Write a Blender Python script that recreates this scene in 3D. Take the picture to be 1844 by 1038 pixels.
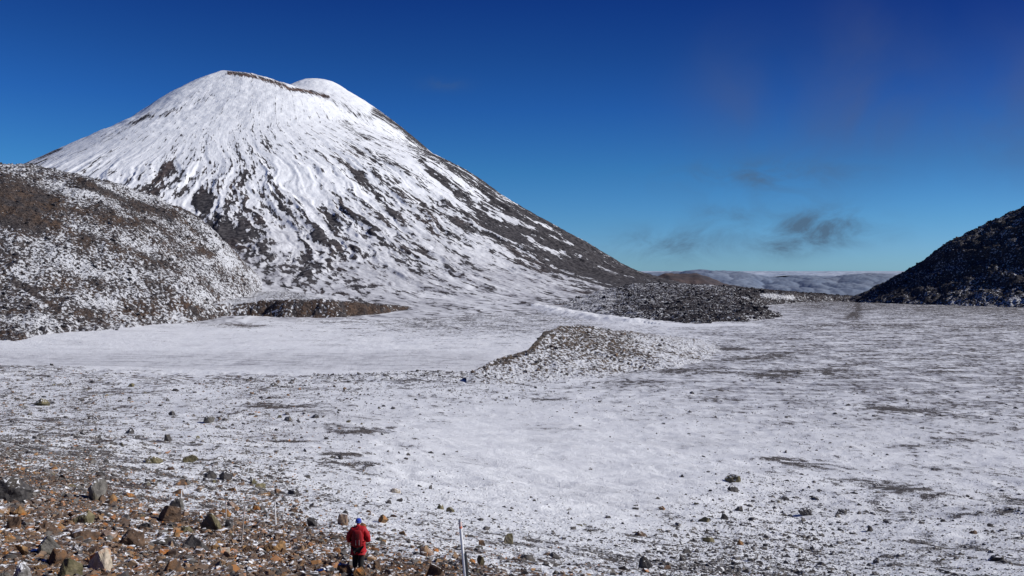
import bpy, bmesh, math, random
import numpy as np
from mathutils import Vector, Matrix, Euler
random.seed(7); RS = np.random.RandomState(11)
for o in list(bpy.data.objects): bpy.data.objects.remove(o)
S = bpy.context.scene; C = S.collection; R = math.radians

# ---------------------------------------------------------------- camera, sky, sun, exposure
F = 1447.0; HZ = 483.0; CX = 922.0; CAMZ = 60.0      # lens in photo pixels, horizon row, eye height above the crater floor
cam = bpy.data.objects.new('camera', bpy.data.cameras.new('camera')); C.objects.link(cam)
cam.location = (0, 0, CAMZ); cam.rotation_euler = (R(90), 0, 0)
cam.data.sensor_width = 36; cam.data.lens = 36 * F / 1844
cam.data.shift_y = -(519 - HZ) / 1844; cam.data.clip_start = .1; cam.data.clip_end = 200000
S.camera = cam
SUN_AZ, SUN_EL = R(93), R(33)
sd = Vector((math.sin(SUN_AZ) * math.cos(SUN_EL), math.cos(SUN_AZ) * math.cos(SUN_EL), math.sin(SUN_EL)))
sun = bpy.data.objects.new('sun', bpy.data.lights.new('sun', 'SUN')); C.objects.link(sun)
sun.data.energy = 4.65; sun.data.angle = R(.53); sun.data.color = (1, .965, .91)
sun.rotation_euler = sd.to_track_quat('Z', 'Y').to_euler(); sun.location = (300, 0, 400)
S.view_settings.view_transform = 'Standard'; S.view_settings.look = 'None'
S.view_settings.exposure = 0; S.view_settings.gamma = 1
try: S.cycles.max_bounces = 5; S.cycles.diffuse_bounces = 3
except Exception: pass

class NT:
    """small helper to wire nodes"""
    def __init__(s, tree): s.t = tree; s.n = tree.nodes; s.l = tree.links
    def new(s, typ, **kw):
        n = s.n.new(typ)
        for k, v in kw.items(): setattr(n, k, v)
        return n
    def put(s, sock, v):
        if isinstance(v, bpy.types.NodeSocket): s.l.new(v, sock)
        else:
            if hasattr(sock.default_value, '__len__') and len(sock.default_value) == 4 and len(v) == 3: v = (*v, 1)
            sock.default_value = v
    def math(s, op, a, b=0.0, c=None, clamp=False):
        n = s.new('ShaderNodeMath', operation=op); n.use_clamp = clamp
        s.put(n.inputs[0], a); s.put(n.inputs[1], b)
        if c is not None: s.put(n.inputs[2], c)
        return n.outputs[0]
    def mix(s, f, a, b, blend='MIX'):
        n = s.new('ShaderNodeMix', data_type='RGBA', blend_type=blend)
        s.put(n.inputs['Factor'], f); s.put(n.inputs[6], a); s.put(n.inputs[7], b)
        return n.outputs[2]
    def noise(s, vec, scale, detail=6, rough=.6, dist=0.0):
        n = s.new('ShaderNodeTexNoise'); s.put(n.inputs['Vector'], vec)
        n.inputs['Scale'].default_value = scale; n.inputs['Detail'].default_value = detail
        n.inputs['Roughness'].default_value = rough; n.inputs['Distortion'].default_value = dist
        return n.outputs['Fac']
    def sstep(s, v, a, b, lo=0.0, hi=1.0):
        n = s.new('ShaderNodeMapRange', interpolation_type='SMOOTHSTEP')
        for i, x in enumerate((v, a, b, lo, hi)): s.put(n.inputs[i], x)
        return n.outputs[0]
    def attr(s, name, vec=False):
        n = s.new('ShaderNodeAttribute', attribute_name=name)
        return n.outputs['Vector'] if vec else n.outputs['Fac']
    def vscale(s, vec, sc):
        n = s.new('ShaderNodeVectorMath', operation='MULTIPLY'); s.put(n.inputs[0], vec); n.inputs[1].default_value = sc
        return n.outputs[0]

W = bpy.data.worlds.new('World'); S.world = W; W.use_nodes = True
W.node_tree.nodes.clear(); g = NT(W.node_tree)
sky = g.new('ShaderNodeTexSky', sky_type='NISHITA', sun_disc=False)
sky.sun_elevation = SUN_EL; sky.sun_rotation = SUN_AZ; sky.altitude = 1700; sky.air_density = 1.0; sky.dust_density = .3; sky.ozone_density = 3.0
tc = g.new('ShaderNodeTexCoord').outputs['Generated']
sep = g.new('ShaderNodeSeparateXYZ'); g.put(sep.inputs[0], tc)
dx, dy, dz = sep.outputs
el = g.math('DIVIDE', dz, g.math('MAXIMUM', g.math('SQRT', g.math('ADD', g.math('MULTIPLY', dx, dx), g.math('MULTIPLY', dy, dy))), .001))
az = g.math('ARCTAN2', dx, dy)
ramp = g.new('ShaderNodeValToRGB'); g.put(ramp.inputs[0], g.math('MULTIPLY', el, 2.5))
SKY = [(0.0, (.31, .60, 1.0)), (.06, (.30, .58, .98)), (.14, (.25, .55, .90)), (.30, (.165, .49, .82)), (.49, (.105, .37, .79)), (.65, (.08, .29, .68)), (.85, (.048, .195, .60)), (1.0, (.04, .18, .57))]
cr = ramp.color_ramp
while len(cr.elements) < len(SKY): cr.elements.new(.5)
for e, (p, c) in zip(cr.elements, SKY): e.position = p; e.color = (*c, 1)
col = g.mix(1.0, sky.outputs[0], ramp.outputs[0], 'MULTIPLY')
pol = g.math('MULTIPLY', g.sstep(az, -.1, .75), g.sstep(el, .05, .3), clamp=True); col = g.mix(pol, col, g.mix(1.0, col, (.5, .45, .66), 'MULTIPLY'))
# thin wisps, placed by compass direction and elevation
cv = g.new('ShaderNodeCombineXYZ'); g.put(cv.inputs[0], az); g.put(cv.inputs[1], el)
def blob(a, e, ra, re):
    q = g.math('ADD', g.math('POWER', g.math('DIVIDE', g.math('SUBTRACT', az, a), ra), 2.0), g.math('POWER', g.math('DIVIDE', g.math('SUBTRACT', el, e), re), 2.0))
    return g.math('EXPONENT', g.math('MULTIPLY', q, -1.0))
def pa(px, py): u = (px - CX) / F; return math.atan(u), (HZ - py) / F / math.sqrt(1 + u * u)
def region(L):
    tot = 0.0
    for px, py, wx, wy, s in L:
        a, e = pa(px, py); tot = g.math('ADD', tot, g.math('MULTIPLY', blob(a, e, wx / F, wy / F), s))
    return tot
nz = g.noise(g.vscale(cv.outputs[0], (1, 1.7, 1)), 16, 7, .62, .6)
low = region([(1430, 405, 100, 34, 1.0), (1505, 412, 80, 24, .9), (1210, 440, 110, 28, 1.1), (1375, 315, 140, 30, .9), (1405, 450, 40, 16, .8), (1480, 440, 40, 16, .6), (1290, 385, 50, 18, .45), (800, 152, 40, 12, .35)])
wis = g.math('MULTIPLY', low, g.sstep(nz, .30, .80), clamp=True)
col = g.mix(g.math('MULTIPLY', wis, .85), col, (.75, 1.25, 1.95))
nz2 = g.noise(g.vscale(cv.outputs[0], (1.3, 1, 1)), 7, 5, .5, .4)
hi_ = region([(1850, 180, 90, 120, 1.0), (1560, 110, 80, 120, .6), (1340, 140, 90, 90, .5), (1480, 230, 260, 90, .55), (1700, 230, 200, 80, .4)])
veil = g.math('MULTIPLY', hi_, g.sstep(nz2, .15, .9), clamp=True)
col = g.mix(g.math('MULTIPLY', veil, .6), col, (.80, 1.08, 2.1))
bg = g.new('ShaderNodeBackground'); g.put(bg.inputs[0], col); bg.inputs[1].default_value = .1
g.l.new(bg.outputs[0], g.new('ShaderNodeOutputWorld').inputs[0])

# ---------------------------------------------------------------- numpy tools
TAB = 4096; _a = RS.rand(TAB) * 2 * np.pi; GX = np.cos(_a).astype(np.float32); GY = np.sin(_a).astype(np.float32)
def noise2(x, y, seed=0):
    x = np.asarray(x, np.float32); y = np.asarray(y, np.float32); x, y = np.broadcast_arrays(x, y)
    xf = np.floor(x); yf = np.floor(y); xi = xf.astype(np.int64); yi = yf.astype(np.int64); fx = x - xf; fy = y - yf
    def gr(i, j, ax, ay):
        h = (i * 73856093) ^ (j * 19349663) ^ (seed * 83492791 + 12345); h = (h ^ (h >> 11)) * 2654435; h = (h ^ (h >> 7)) & (TAB - 1)
        return GX[h] * ax + GY[h] * ay
    u = fx * fx * fx * (fx * (fx * 6 - 15) + 10); v = fy * fy * fy * (fy * (fy * 6 - 15) + 10)
    a = gr(xi, yi, fx, fy); b = gr(xi + 1, yi, fx - 1, fy); c = gr(xi, yi + 1, fx, fy - 1); d = gr(xi + 1, yi + 1, fx - 1, fy - 1)
    return ((a + (b - a) * u) * (1 - v) + (c + (d - c) * u) * v) * 1.5
def fbm(x, y, octv=5, gain=.5, seed=0):
    s = 0; a = 1; f = 1
    for k in range(octv): s = s + a * noise2(x * f, y * f, seed + k * 17); a *= gain; f *= 2.03
    return s
def ridged(x, y, octv=4, gain=.5, seed=0):
    s = 0; a = 1; f = 1; t = 0
    for k in range(octv): s = s + a * (1 - 2 * np.abs(noise2(x * f, y * f, seed + k * 17))); t += a; a *= gain; f *= 2.03
    return s / t
def ss(x, a, b):
    t = np.clip((x - a) / (b - a), 0, 1); return t * t * (3 - 2 * t)
def smax(a, b, k):
    h = np.clip(.5 + .5 * (a - b) / k, 0, 1); return b + (a - b) * h + k * h * (1 - h)
def wx(px, Y): return (px - CX) / F * Y
def wz(py, Y): return CAMZ + (HZ - py) / F * Y
def topx(x, y): return CX + F * x / np.maximum(y, .5)
def topy(y, z): return HZ - (z - CAMZ) / np.maximum(y, .5) * F
def spline1(xk, yk, x):
    """monotone cubic through rows of yk (last axis = knots)"""
    xk = np.asarray(xk, float); yk = np.asarray(yk, float); h = np.diff(xk); d = np.diff(yk, axis=-1) / h
    m = np.zeros_like(yk); p = d[..., :-1] * d[..., 1:]
    with np.errstate(all='ignore'): hm = 2 * p / (d[..., :-1] + d[..., 1:])
    m[..., 1:-1] = np.where(p > 0, hm, 0); m[..., 0] = d[..., 0]; m[..., -1] = d[..., -1]
    i = np.clip(np.searchsorted(xk, x) - 1, 0, len(xk) - 2); t = np.clip((x - xk[i]) / h[i], 0, 1); hh = h[i]
    return ((2*t**3-3*t**2+1) * yk[..., i] + (t**3-2*t**2+t) * hh * m[..., i] + (-2*t**3+3*t**2) * yk[..., i+1] + (t**3-t**2) * hh * m[..., i+1])
class Table:
    """smooth 2D table over (photo column, distance)"""
    def __init__(s, cols, Ys, vals):
        s.l0, s.l1, s.n = math.log(Ys[0]), math.log(Ys[-1]), 700
        ly = np.linspace(s.l0, s.l1, s.n); a = spline1(np.log(Ys), np.array(vals, float), ly)          # cols x n
        s.c0, s.c1, s.m = cols[0], cols[-1], 160
        s.T = spline1(cols, a.T, np.linspace(s.c0, s.c1, s.m))                                        # n x m
    def __call__(s, px, Y):
        a = np.clip((np.log(np.maximum(Y, .01)) - s.l0) / (s.l1 - s.l0), 0, 1) * (s.n - 1); b = np.clip((px - s.c0) / (s.c1 - s.c0), 0, 1) * (s.m - 1)
        i = np.minimum(a.astype(int) if hasattr(a, 'astype') else int(a), s.n - 2); j = np.minimum(b.astype(int) if hasattr(b, 'astype') else int(b), s.m - 2); fa = a - i; fb = b - j
        T = s.T; return (T[i, j] * (1-fa) + T[i+1, j] * fa) * (1-fb) + (T[i, j+1] * (1-fa) + T[i+1, j+1] * fa) * fb
def tps(P, V):
    P = np.array(P, float) / 100; V = np.array(V, float); n = len(P)
    def U(r2): return r2 * np.log(r2 + 1e-9)
    K = U(((P[:, None] - P[None]) ** 2).sum(-1)); A = np.zeros((n+3, n+3)); A[:n, :n] = K + np.eye(n) * 1e-3; A[:n, n] = 1; A[:n, n+1:] = P; A[n, :n] = 1; A[n+1:, :n] = P.T
    w = np.linalg.solve(A, np.r_[V, 0, 0, 0])
    def f(x, y):
        x = x / 100; y = y / 100; s = w[n] + w[n+1] * x + w[n+2] * y
        for i in range(n): s = s + w[i] * U((x - P[i, 0]) ** 2 + (y - P[i, 1]) ** 2)
        return s
    return f
def polydist(x, y, poly, vals=None, closed=False):
    """distance to a polyline, side (+ = left of travel) and value interpolated along it"""
    best = np.full(np.shape(x), 1e18); side = np.zeros(np.shape(x)); val = np.zeros(np.shape(x)); tt = np.zeros(np.shape(x)); N = len(poly)
    for k in range(N if closed else N - 1):
        (x0, y0), (x1, y1) = poly[k], poly[(k+1) % N]; ex, ey = x1-x0, y1-y0; L = ex*ex+ey*ey
        t = np.clip(((x-x0)*ex + (y-y0)*ey) / L, 0, 1); d = (x-x0-t*ex)**2 + (y-y0-t*ey)**2; m = d < best
        best = np.where(m, d, best); side = np.where(m, np.sign(ex*(y-y0) - ey*(x-x0)), side)
        if vals is not None: val = np.where(m, vals[k] + (vals[(k+1) % N] - vals[k]) * t, val)
        tt = np.where(m, k + t, tt)
    return np.sqrt(best), side, val, tt
def inside(x, y, poly):
    r = np.zeros(np.shape(x), bool); N = len(poly)
    for k in range(N):
        (x0, y0), (x1, y1) = poly[k], poly[(k+1) % N]
        with np.errstate(all='ignore'): c = ((y0 > y) != (y1 > y)) & (x < (x1-x0) * (y-y0) / (y1-y0+1e-12) + x0)
        r ^= c
    return r
def grid_mesh(name, X, Y, Z, mat, attrs=None, keep=None, flow=None):
    nr, nc = X.shape; co = np.stack([X, Y, Z], -1).reshape(-1, 3).astype(np.float32)
    idx = np.arange(nr*nc).reshape(nr, nc); q = np.stack([idx[:-1, :-1], idx[:-1, 1:], idx[1:, 1:], idx[1:, :-1]], -1).reshape(-1, 4)
    if keep is not None:
        q = q[keep.reshape(-1)[q].any(1)]; used = np.zeros(nr*nc, bool); used[q.reshape(-1)] = True; mp = np.cumsum(used) - 1; q = mp[q]; co = co[used]
    else: used = slice(None)
    me = bpy.data.meshes.new(name); me.vertices.add(len(co)); me.vertices.foreach_set('co', co.ravel())
    me.loops.add(len(q)*4); me.loops.foreach_set('vertex_index', q.ravel().astype(np.int32))
    me.polygons.add(len(q)); me.polygons.foreach_set('loop_start', np.arange(0, len(q)*4, 4, dtype=np.int32))
    me.update(calc_edges=True); me.polygons.foreach_set('use_smooth', np.ones(len(q), bool))
    for k, v in (attrs or {}).items():
        a = me.attributes.new(k, 'FLOAT', 'POINT'); a.data.foreach_set('value', np.broadcast_to(v, X.shape).reshape(-1)[used].astype(np.float32))
    if flow is not None:
        a = me.attributes.new('flow', 'FLOAT_VECTOR', 'POINT'); a.data.foreach_set('vector', np.stack(flow, -1).reshape(-1, 3)[used].astype(np.float32).ravel())
    me.materials.append(mat); o = bpy.data.objects.new(name, me); C.objects.link(o); return o
def pgrid(pxs, Ys):
    P, Y = np.meshgrid(np.array(pxs, float), np.array(Ys, float)); return P, wx(P, Y), Y
def pspan(a, b, st): return np.linspace(a, b, int((b-a)/st) + 1)
def structure(o, label=None): o['kind'] = 'structure'; 
def stuff(o): o['kind'] = 'stuff'

# ---------------------------------------------------------------- materials
def principled(g, color, rough, bump=None, strength=.5, dist=1.0, spec=.2):
    b = g.new('ShaderNodeBsdfPrincipled'); g.put(b.inputs['Base Color'], color); g.put(b.inputs['Roughness'], rough); b.inputs['Specular IOR Level'].default_value = spec
    if bump is not None:
        n = g.new('ShaderNodeBump'); n.inputs['Strength'].default_value = strength; n.inputs['Distance'].default_value = dist; g.put(n.inputs['Height'], bump); g.l.new(n.outputs[0], b.inputs['Normal'])
    g.l.new(b.outputs[0], g.new('ShaderNodeOutputMaterial').inputs[0]); return b
def new_mat(name):
    m = bpy.data.materials.new(name); m.use_nodes = True; m.node_tree.nodes.clear(); return m, NT(m.node_tree)
SNOW = (.83, .85, .89)
def terrain_mat(name, scales, k, dark, mid, warm1, warm2, bdist=.5, bstr=.5, flow=False, w=.09, fine=3.0, streak=None):
    m, g = new_mat(name)
    co = g.attr('flow', True) if flow else g.new('ShaderNodeTexCoord').outputs['Object']
    ob = g.new('ShaderNodeTexCoord').outputs['Object']
    cov = g.attr('cov'); warm = g.attr('warm'); tot = cov; h = None
    for (sc, det, amp, anis) in scales:
        n = g.noise(g.vscale(co, anis), sc, det, .62); n = g.math('MULTIPLY', g.math('SUBTRACT', n, .5), amp * k)
        tot = g.math('ADD', tot, n); h = n if h is None else g.math('ADD', h, n)
    mask = g.sstep(tot, .5 - w, .5 + w)
    c1 = g.noise(ob, fine, 5, .6); c2 = g.noise(ob, fine * .23, 5, .6, .5)
    rock = g.mix(g.sstep(c1, .38, .64), dark, mid); wc = g.mix(g.sstep(c1, .36, .62), warm1, warm2)
    rock = g.mix(g.math('MULTIPLY', warm, g.sstep(c2, .38, .58), clamp=True), rock, wc)
    sn = g.mix(g.sstep(c2, .3, .7), SNOW, (.74, .76, .80)); sn = g.mix(g.math('MULTIPLY', g.attr('ash_shade'), g.sstep(g.math('ADD', c1, h), .25, .75, .55, 1.0), clamp=True), sn, (.25, .25, .285))
    base = g.mix(mask, sn, rock)
    principled(g, base, g.math('MULTIPLY_ADD', mask, .25, .65), g.math('ADD', g.math('MULTIPLY', h, .6), g.math('MULTIPLY', c1, .5)), bstr, bdist, .15)
    return m
M_ground = terrain_mat('snow_and_scree', [(.06, 5, .55, (.8, 1, 1)), (.30, 9, 1.1, (1, .85, 1)), (3.0, 5, .8, (1, 1, 1))], 2.6, (.045, .042, .047), (.15, .138, .132), (.075, .043, .028), (.20, .12, .07), .4, .8, fine=1.4)
M_mount = terrain_mat('mountain_snow_and_rock', [(.04, 6, .7, (1, .12, 1)), (.13, 9, 1.2, (1, .30, 1))], 2.4, (.024, .023, .027), (.082, .077, .082), (.07, .042, .036), (.16, .105, .085), 2.2, .30, flow=True, w=.085, fine=.12)
M_hill = terrain_mat('hill_scrub_and_snow', [(.02, 6, .8, (1, 1, 1)), (.33, 10, 1.5, (1, 1, .8))], 3.2, (.03, .027, .03), (.09, .08, .08), (.045, .031, .025), (.115, .078, .058), 2.2, .8, w=.2, fine=.35)
M_mound = terrain_mat('mound_scree_and_snow', [(.06, 5, .5, (1, 1, 1)), (.55, 9, 1.6, (1, .8, 1))], 3.0, (.04, .036, .036), (.13, .115, .105), (.07, .05, .035), (.17, .125, .085), 1.0, .8, w=.2, fine=.8)
M_lava = terrain_mat('lava_blocks', [(.035, 5, .6, (1, 1, 1)), (.33, 9, 1.7, (1, 1, 1))], 3.0, (.022, .022, .027), (.085, .08, .085), (.06, .04, .033), (.13, .09, .075), 2.0, .9, w=.13, fine=.4)

# ---------------------------------------------------------------- ground: near slope, crater floor, pass
YK = [2, 8, 15, 25, 33, 45, 60, 90, 130, 180, 250, 320, 400, 460, 510, 600, 800, 1000, 1300, 1600, 1900, 2400, 4000, 10000, 70000]
GT = {-600: [2.3, 4.0, 5.8, 7.6, 9.0, 10.6, 12.6, 17, 24, 32, 42, 49, 54, 57, 59, 56, 50, 48, 46, 50, 60, 110, 300, 700, 900],
      0:    [2.4, 4.3, 6.4, 9.3, 11.2, 13.6, 15.9, 20.9, 28, 36, 46.5, 53, 56, 56.4, 60, 58.6, 53, 51, 50, 56, 66, 110, 300, 700, 900],
      400:  [2.4, 4.4, 6.7, 9.6, 11.8, 15, 18.3, 24.5, 31.5, 39.2, 48, 53.5, 57, 60, 60, 59.9, 58, 57, 53, 54, 66, 110, 300, 700, 900],
      700:  [2.4, 4.5, 6.8, 9.7, 12.1, 15.7, 19.8, 27, 35, 43, 51, 55.5, 57.8, 60, 60, 60, 59.5, 58, 54, 54, 66, 110, 300, 700, 900],
      1000: [2.4, 4.5, 6.9, 10, 12.7, 17, 21.8, 30, 39.5, 48, 55, 58, 59.5, 60, 60, 60, 60, 59.8, 58, 60, 66, 110, 300, 700, 900],
      1300: [2.4, 4.5, 7.0, 10.5, 13.5, 18, 23.2, 32.5, 43, 51.5, 57.5, 59.5, 60, 60, 60, 60, 60, 60.5, 61, 65, 72, 110, 300, 700, 900],
      1600: [2.4, 4.5, 7.1, 10.7, 13.8, 18.6, 24, 34, 45, 53.5, 58.5, 60, 60, 60, 60, 60, 60, 60, 61, 66, 74, 110, 300, 700, 900],
      1900: [2.4, 4.5, 7.1, 10.7, 13.8, 18.6, 24, 34, 45, 53, 58, 59.5, 60, 60, 60, 60, 60, 60, 60, 62, 72, 110, 300, 700, 900],
      2600: [2.4, 4.5, 7.0, 10.5, 13.5, 18, 23, 32, 42, 50, 55, 57, 59, 60, 60, 60, 60, 58, 56, 60, 72, 110, 300, 700, 900]}
gcols = sorted(GT); G_drop = Table(gcols, YK, [GT[c] for c in gcols])
def lake_mask(px, Y): return ss(px, -150, 60) * (1 - ss(px, 840, 905)) * ss(Y, 455, 500) * (1 - ss(Y, 545 + (px-400)*.03, 590))
bumps = [  # low snow swells: photo column, distance, width, depth, height
    (1400, 205, 13, 9, 1.5), (1620, 185, 20, 9, 1.6), (1270, 175, 9, 6, .8), (1820, 165, 10, 9, 1.2), (590, 235, 26, 6, 1.2), (500, 275, 24, 6, 1.3), (620, 200, 20, 4, .8), (640, 255, 22, 4, 1.0),
    (800, 442, 38, 9, 2.4), (700, 440, 26, 7, .9), (480, 640, 34, 14, 1.2), (430, 760, 34, 16, 2.0)]
SCARP = [(wx(a_, b_), b_) for a_, b_ in ((890, 1440), (935, 1300), (975, 1150), (1015, 1035), (1060, 965), (1105, 905), (1140, 880))]
def ground_z(x, y, detail=True):
    px = topx(x, y); z = CAMZ - G_drop(px, y)
    d = np.hypot(x, y)
    for bx, bY, w1, w2, h in bumps: z = z + h * np.exp(-((x - wx(bx, bY)) / w1) ** 2 - ((y - bY - .15 * (x - wx(bx, bY))) / w2) ** 2)
    if detail:
        lk = 1 - .93 * lake_mask(px, y); far = ss(y, 60, 400)
        near = 1 - ss(y, 90, 260)
        sd2, sg2, _, _ = polydist(x, y, SCARP); z = z + 4.5*np.exp(-(np.where(sg2 > 0, sd2/32, sd2/17))**2)*(1 + .35*fbm(x/14, y/14, 3, .5, 36))
        z = z + lk * far * (.5 * fbm(x/60, y/45, 4, .5, 3) + (.16 + .34*ss(px, 1000, 1300)) * ridged(x/16 + .3*fbm(x/30, y/30, 2, .5, 4), y/8, 3, .55, 5))
        z = z + near * (.22 * fbm(x/6, y/6, 5, .55, 9) + .05 * fbm(x/.9, y/.9, 3, .6, 21)) * ss(d, 3, 15)
        z = z + ss(y, 60, 160) * (1-far*.6) * (.42 * fbm(x/14, y/9, 4, .55, 31) + (.5 + 1.0*(1-ss(y, 250, 420))) * lk * .45 * ridged(x/38, y/15 + .4*fbm(x/30, y/30, 2, .5, 33), 3, .5, 32) + .85*lk*(1-ss(y, 380, 480)*.6) * ridged((x*.8+y*.5)/26 + .5*fbm(x/50, y/50, 2, .5, 37), (y*.8-x*.55)/75, 3, .5, 38))
        z = z + lk * .5 * np.exp(-((y-440)/40)**2) * (1 - ss(px, 900, 1000)) * (fbm(x/14, y/10, 4, .6, 34) + .6)
        z = z + .5 * lk * ss(y, 300, 700) * ss(px, 400, 700) * (1-ss(y, 1400, 2000)) * fbm(x/22, y/22, 4, .55, 51) * (1 - ss(px, 1000, 1250)*.55)
    return z
def fan_streaks(x, y):
    dx = x - wx(400, 2500); dy = y - 2500; r = np.hypot(dx, dy); th = np.arctan2(dx, -dy); a = (th + .045*fbm(x/300, y/300, 3, .5, 101) + .010*fbm(x/60, y/60, 3, .5, 102)) * 1100
    a = a + 16*fbm(a/50, r/200, 2, .5, 138)
    return .55*ridged(a/46, r/650, 3, .55, 131) + .45*ridged(a/14, r/260, 3, .6, 132), r
pcol = np.concatenate([pspan(-900, -60, 12), pspan(-58, 1902, 1.9), pspan(1914, 2800, 12)])
Yr = np.concatenate([np.exp(np.linspace(math.log(2.0), math.log(14), 40))[:-1], np.exp(np.linspace(math.log(14), math.log(2600), 1050))[:-1], np.exp(np.linspace(math.log(2600), math.log(70000), 60))])
P, X, Y = pgrid(pcol, Yr); Z = ground_z(X, Y); PY = topy(Y, Z)
CY = [15, 25, 45, 60, 90, 130, 180, 250, 320, 400, 470, 520, 600, 800, 1000, 1300, 1700, 3000]
CT = {-300: [.75, .75, .72, .66, .52, .46, .42, .38, .33, .27, .10, .02, .02, .04, .2, .3, .4, .5],
      0:    [.78, .78, .76, .70, .56, .44, .40, .36, .31, .27, .12, .01, .02, .04, .2, .3, .4, .5],
      250:  [.76, .76, .70, .58, .44, .36, .30, .27, .24, .26, .03, .01, .02, .06, .2, .3, .4, .5],
      450:  [.68, .66, .54, .36, .30, .22, .19, .18, .17, .26, .02, .02, .04, .12, .24, .3, .4, .5],
      700:  [.58, .56, .36, .24, .18, .12, .10, .11, .13, .27, .03, .03, .08, .20, .28, .35, .4, .5],
      900:  [.55, .50, .38, .28, .18, .10, .05, .04, .08, .22, .20, .10, .12, .24, .30, .36, .4, .5],
      1150: [.50, .45, .36, .36, .26, .12, .05, .06, .14, .20, .30, .34, .32, .24, .24, .4, .5, .5],
      1400: [.45, .45, .36, .34, .26, .20, .16, .14, .20, .28, .38, .44, .44, .36, .28, .4, .5, .5],
      1844: [.45, .45, .36, .34, .28, .22, .20, .24, .34, .44, .47, .48, .47, .46, .48, .5, .5, .5]}
cc = sorted(CT); COV = Table(cc, CY, [CT[c] for c in cc])
mor = np.exp(-((Y - np.interp(P, [-300, 0, 300, 600, 900], [455, 455, 432, 430, 425]))/ 22)**2) * (1 - ss(P, 860, 1000))
cov = COV(P, Y) - .01 + .17*mor + .05*ss(Y, 100, 200)*(1-ss(P, 500, 900))*(1-ss(Y, 450, 480))
pat = [(500, 733, 58, 4, .62), (560, 741, 40, 3, .4), (660, 778, 60, 5, .42), (700, 771, 50, 3, .4), (620, 818, 55, 4, .6), (560, 826, 60, 3, .4), (640, 835, 75, 5, .5), (520, 795, 60, 3, .35), (760, 790, 50, 3, .3), (800, 760, 40, 3, .3), (1170, 655, 60, 3, .35), (1110, 690, 60, 3, .3), (980, 720, 50, 3, .25), (880, 750, 50, 3, .25), (470, 728, 30, 2.5, .3), (1240, 670, 60, 4, .35), (1385, 676, 55, 4, .45), (1490, 673, 14, 4, .6), (1400, 827, 70, 5, .6), (1440, 838, 60, 5, .3),  # bare patches, plus wedge shadows of the left drifts painted as rock cover
       (1620, 880, 110, 11, .42), (1560, 868, 70, 6, .2), (1840, 918, 60, 20, .35), (1660, 742, 70, 6, .35), (1580, 735, 40, 5, .3), (1310, 628, 40, 3, .45), (1350, 645, 45, 4, .3), (1410, 640, 35, 6, .25), (1420, 668, 40, 3, .3), (1250, 620, 50, 3, .3),
       (1530, 668, 60, 6, .2), (1160, 700, 60, 6, .25), (1290, 720, 50, 3, .3), (400, 584, 60, 6, .35), (450, 588, 50, 3, .3), (640, 700, 20, 3, .15), (1720, 985, 90, 12, .3), (1540, 570, 12, 9, .4), (1800, 590, 300, 6, .16), (1500, 586, 160, 4, .2),
       (1060, 660, 90, 4, .2), (1150, 665, 70, 3, .25), (1480, 985, 60, 10, .15), (880, 960, 60, 8, .12), (300, 655, 260, 14, .05), (1620, 880, 60, 3, .25)]
cov = cov - np.clip(.24 - cov, 0, 1)*.9 - .05*ss(Y, 90, 150)*(1-ss(P, 600, 900))*(1-ss(Y, 380, 420))
for cx_, cy_, rx, ry, s in pat: cov = cov + 1.5 * s * np.exp(-((P - cx_) / rx) ** 2 - ((PY - cy_ - .06*(P-cx_)*(cx_ > 1350)*(cy_ > 720)) / ry) ** 2)
# wind ripples on the crater floor: long bare troughs between snow ridges
rp = ridged(X/34 + .8*fbm(X/90, Y/70, 3, .5, 71), Y/13, 3, .55, 72)
plain = ss(P, 1000, 1350) * ss(Y, 230, 420) * (1 - ss(Y, 1000, 1400)); cov = cov - plain * .30 * (rp - .10)
lk = lake_mask(P, Y); cov = cov + lk * (.10 - .10 * ridged(X/22, Y/9 + .3*fbm(X/30, Y/20, 2, .5, 75), 2, .5, 73))
str_ = fbm(X/40, Y/18, 4, .5, 77); cov = cov + .16 * str_ * ss(Y, 110, 200) * (1-lk)
fan = ss(P, 380, 520)*(1-ss(P, 1000, 1150))*ss(Y, 640, 800); fs, _ = fan_streaks(X, Y); cov = cov + fan * (.5*(fs-.30) + .04)
ash_shade = plain * .75*(1-ss(rp + .25*fbm(X/9, Y/5, 2, .5, 79), .38, .74)) + lk * np.clip(.62 - .75*ridged(X/26, Y/7 + .4*fbm(X/30, Y/20, 2, .5, 75), 3, .5, 73), .16, .62)*1.35 + fan*.16*ss(P, 600, 800) + .25*ss(str_, .1, .8)*ss(Y, 60, 200)*(1-lk) + ss(P, 1200, 1450)*ss(Y, 180, 330)*(1-ss(Y, 1100, 1500))*.10 + ss(Y, 900, 1300)*.3
scp = [(wx(a_, b_), b_) for a_, b_ in ((890, 1440), (935, 1300), (975, 1150), (1015, 1035), (1060, 965), (1105, 900), (1150, 858), (1230, 835), (1330, 850))]
sdist, _, _, _ = polydist(X, Y, scp); cov = cov - .5*np.exp(-(sdist/20)**2); ash_shade = ash_shade*(1 - .95*np.exp(-(sdist/26)**2))
dr = np.exp(-((P-1080)/190)**2 - ((PY-700)/55)**2); dq = ridged(((P-900)*.35 + (PY-640)*1.6 + 10*fbm(X/40, Y/40, 2, .5, 82))/26, P/160, 3, .55, 81); cov = cov + dr*.24*(dq-.4); ash_shade = ash_shade + dr*.3*ss(dq, .2, .75)
dr2 = np.exp(-((P-520)/260)**2 - ((PY-770)/60)**2); dq2 = ridged((PY*1.5 + P*.10)/34 + .5*fbm(X/30, Y/20, 2, .5, 83), P/240, 3, .55, 84); ash_shade = ash_shade + dr2*.40*ss(dq2, .35, .8); cov = cov + dr2*.16*(dq2-.35)  # shaded lee sides of the left drifts painted in as grey streaks
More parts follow.
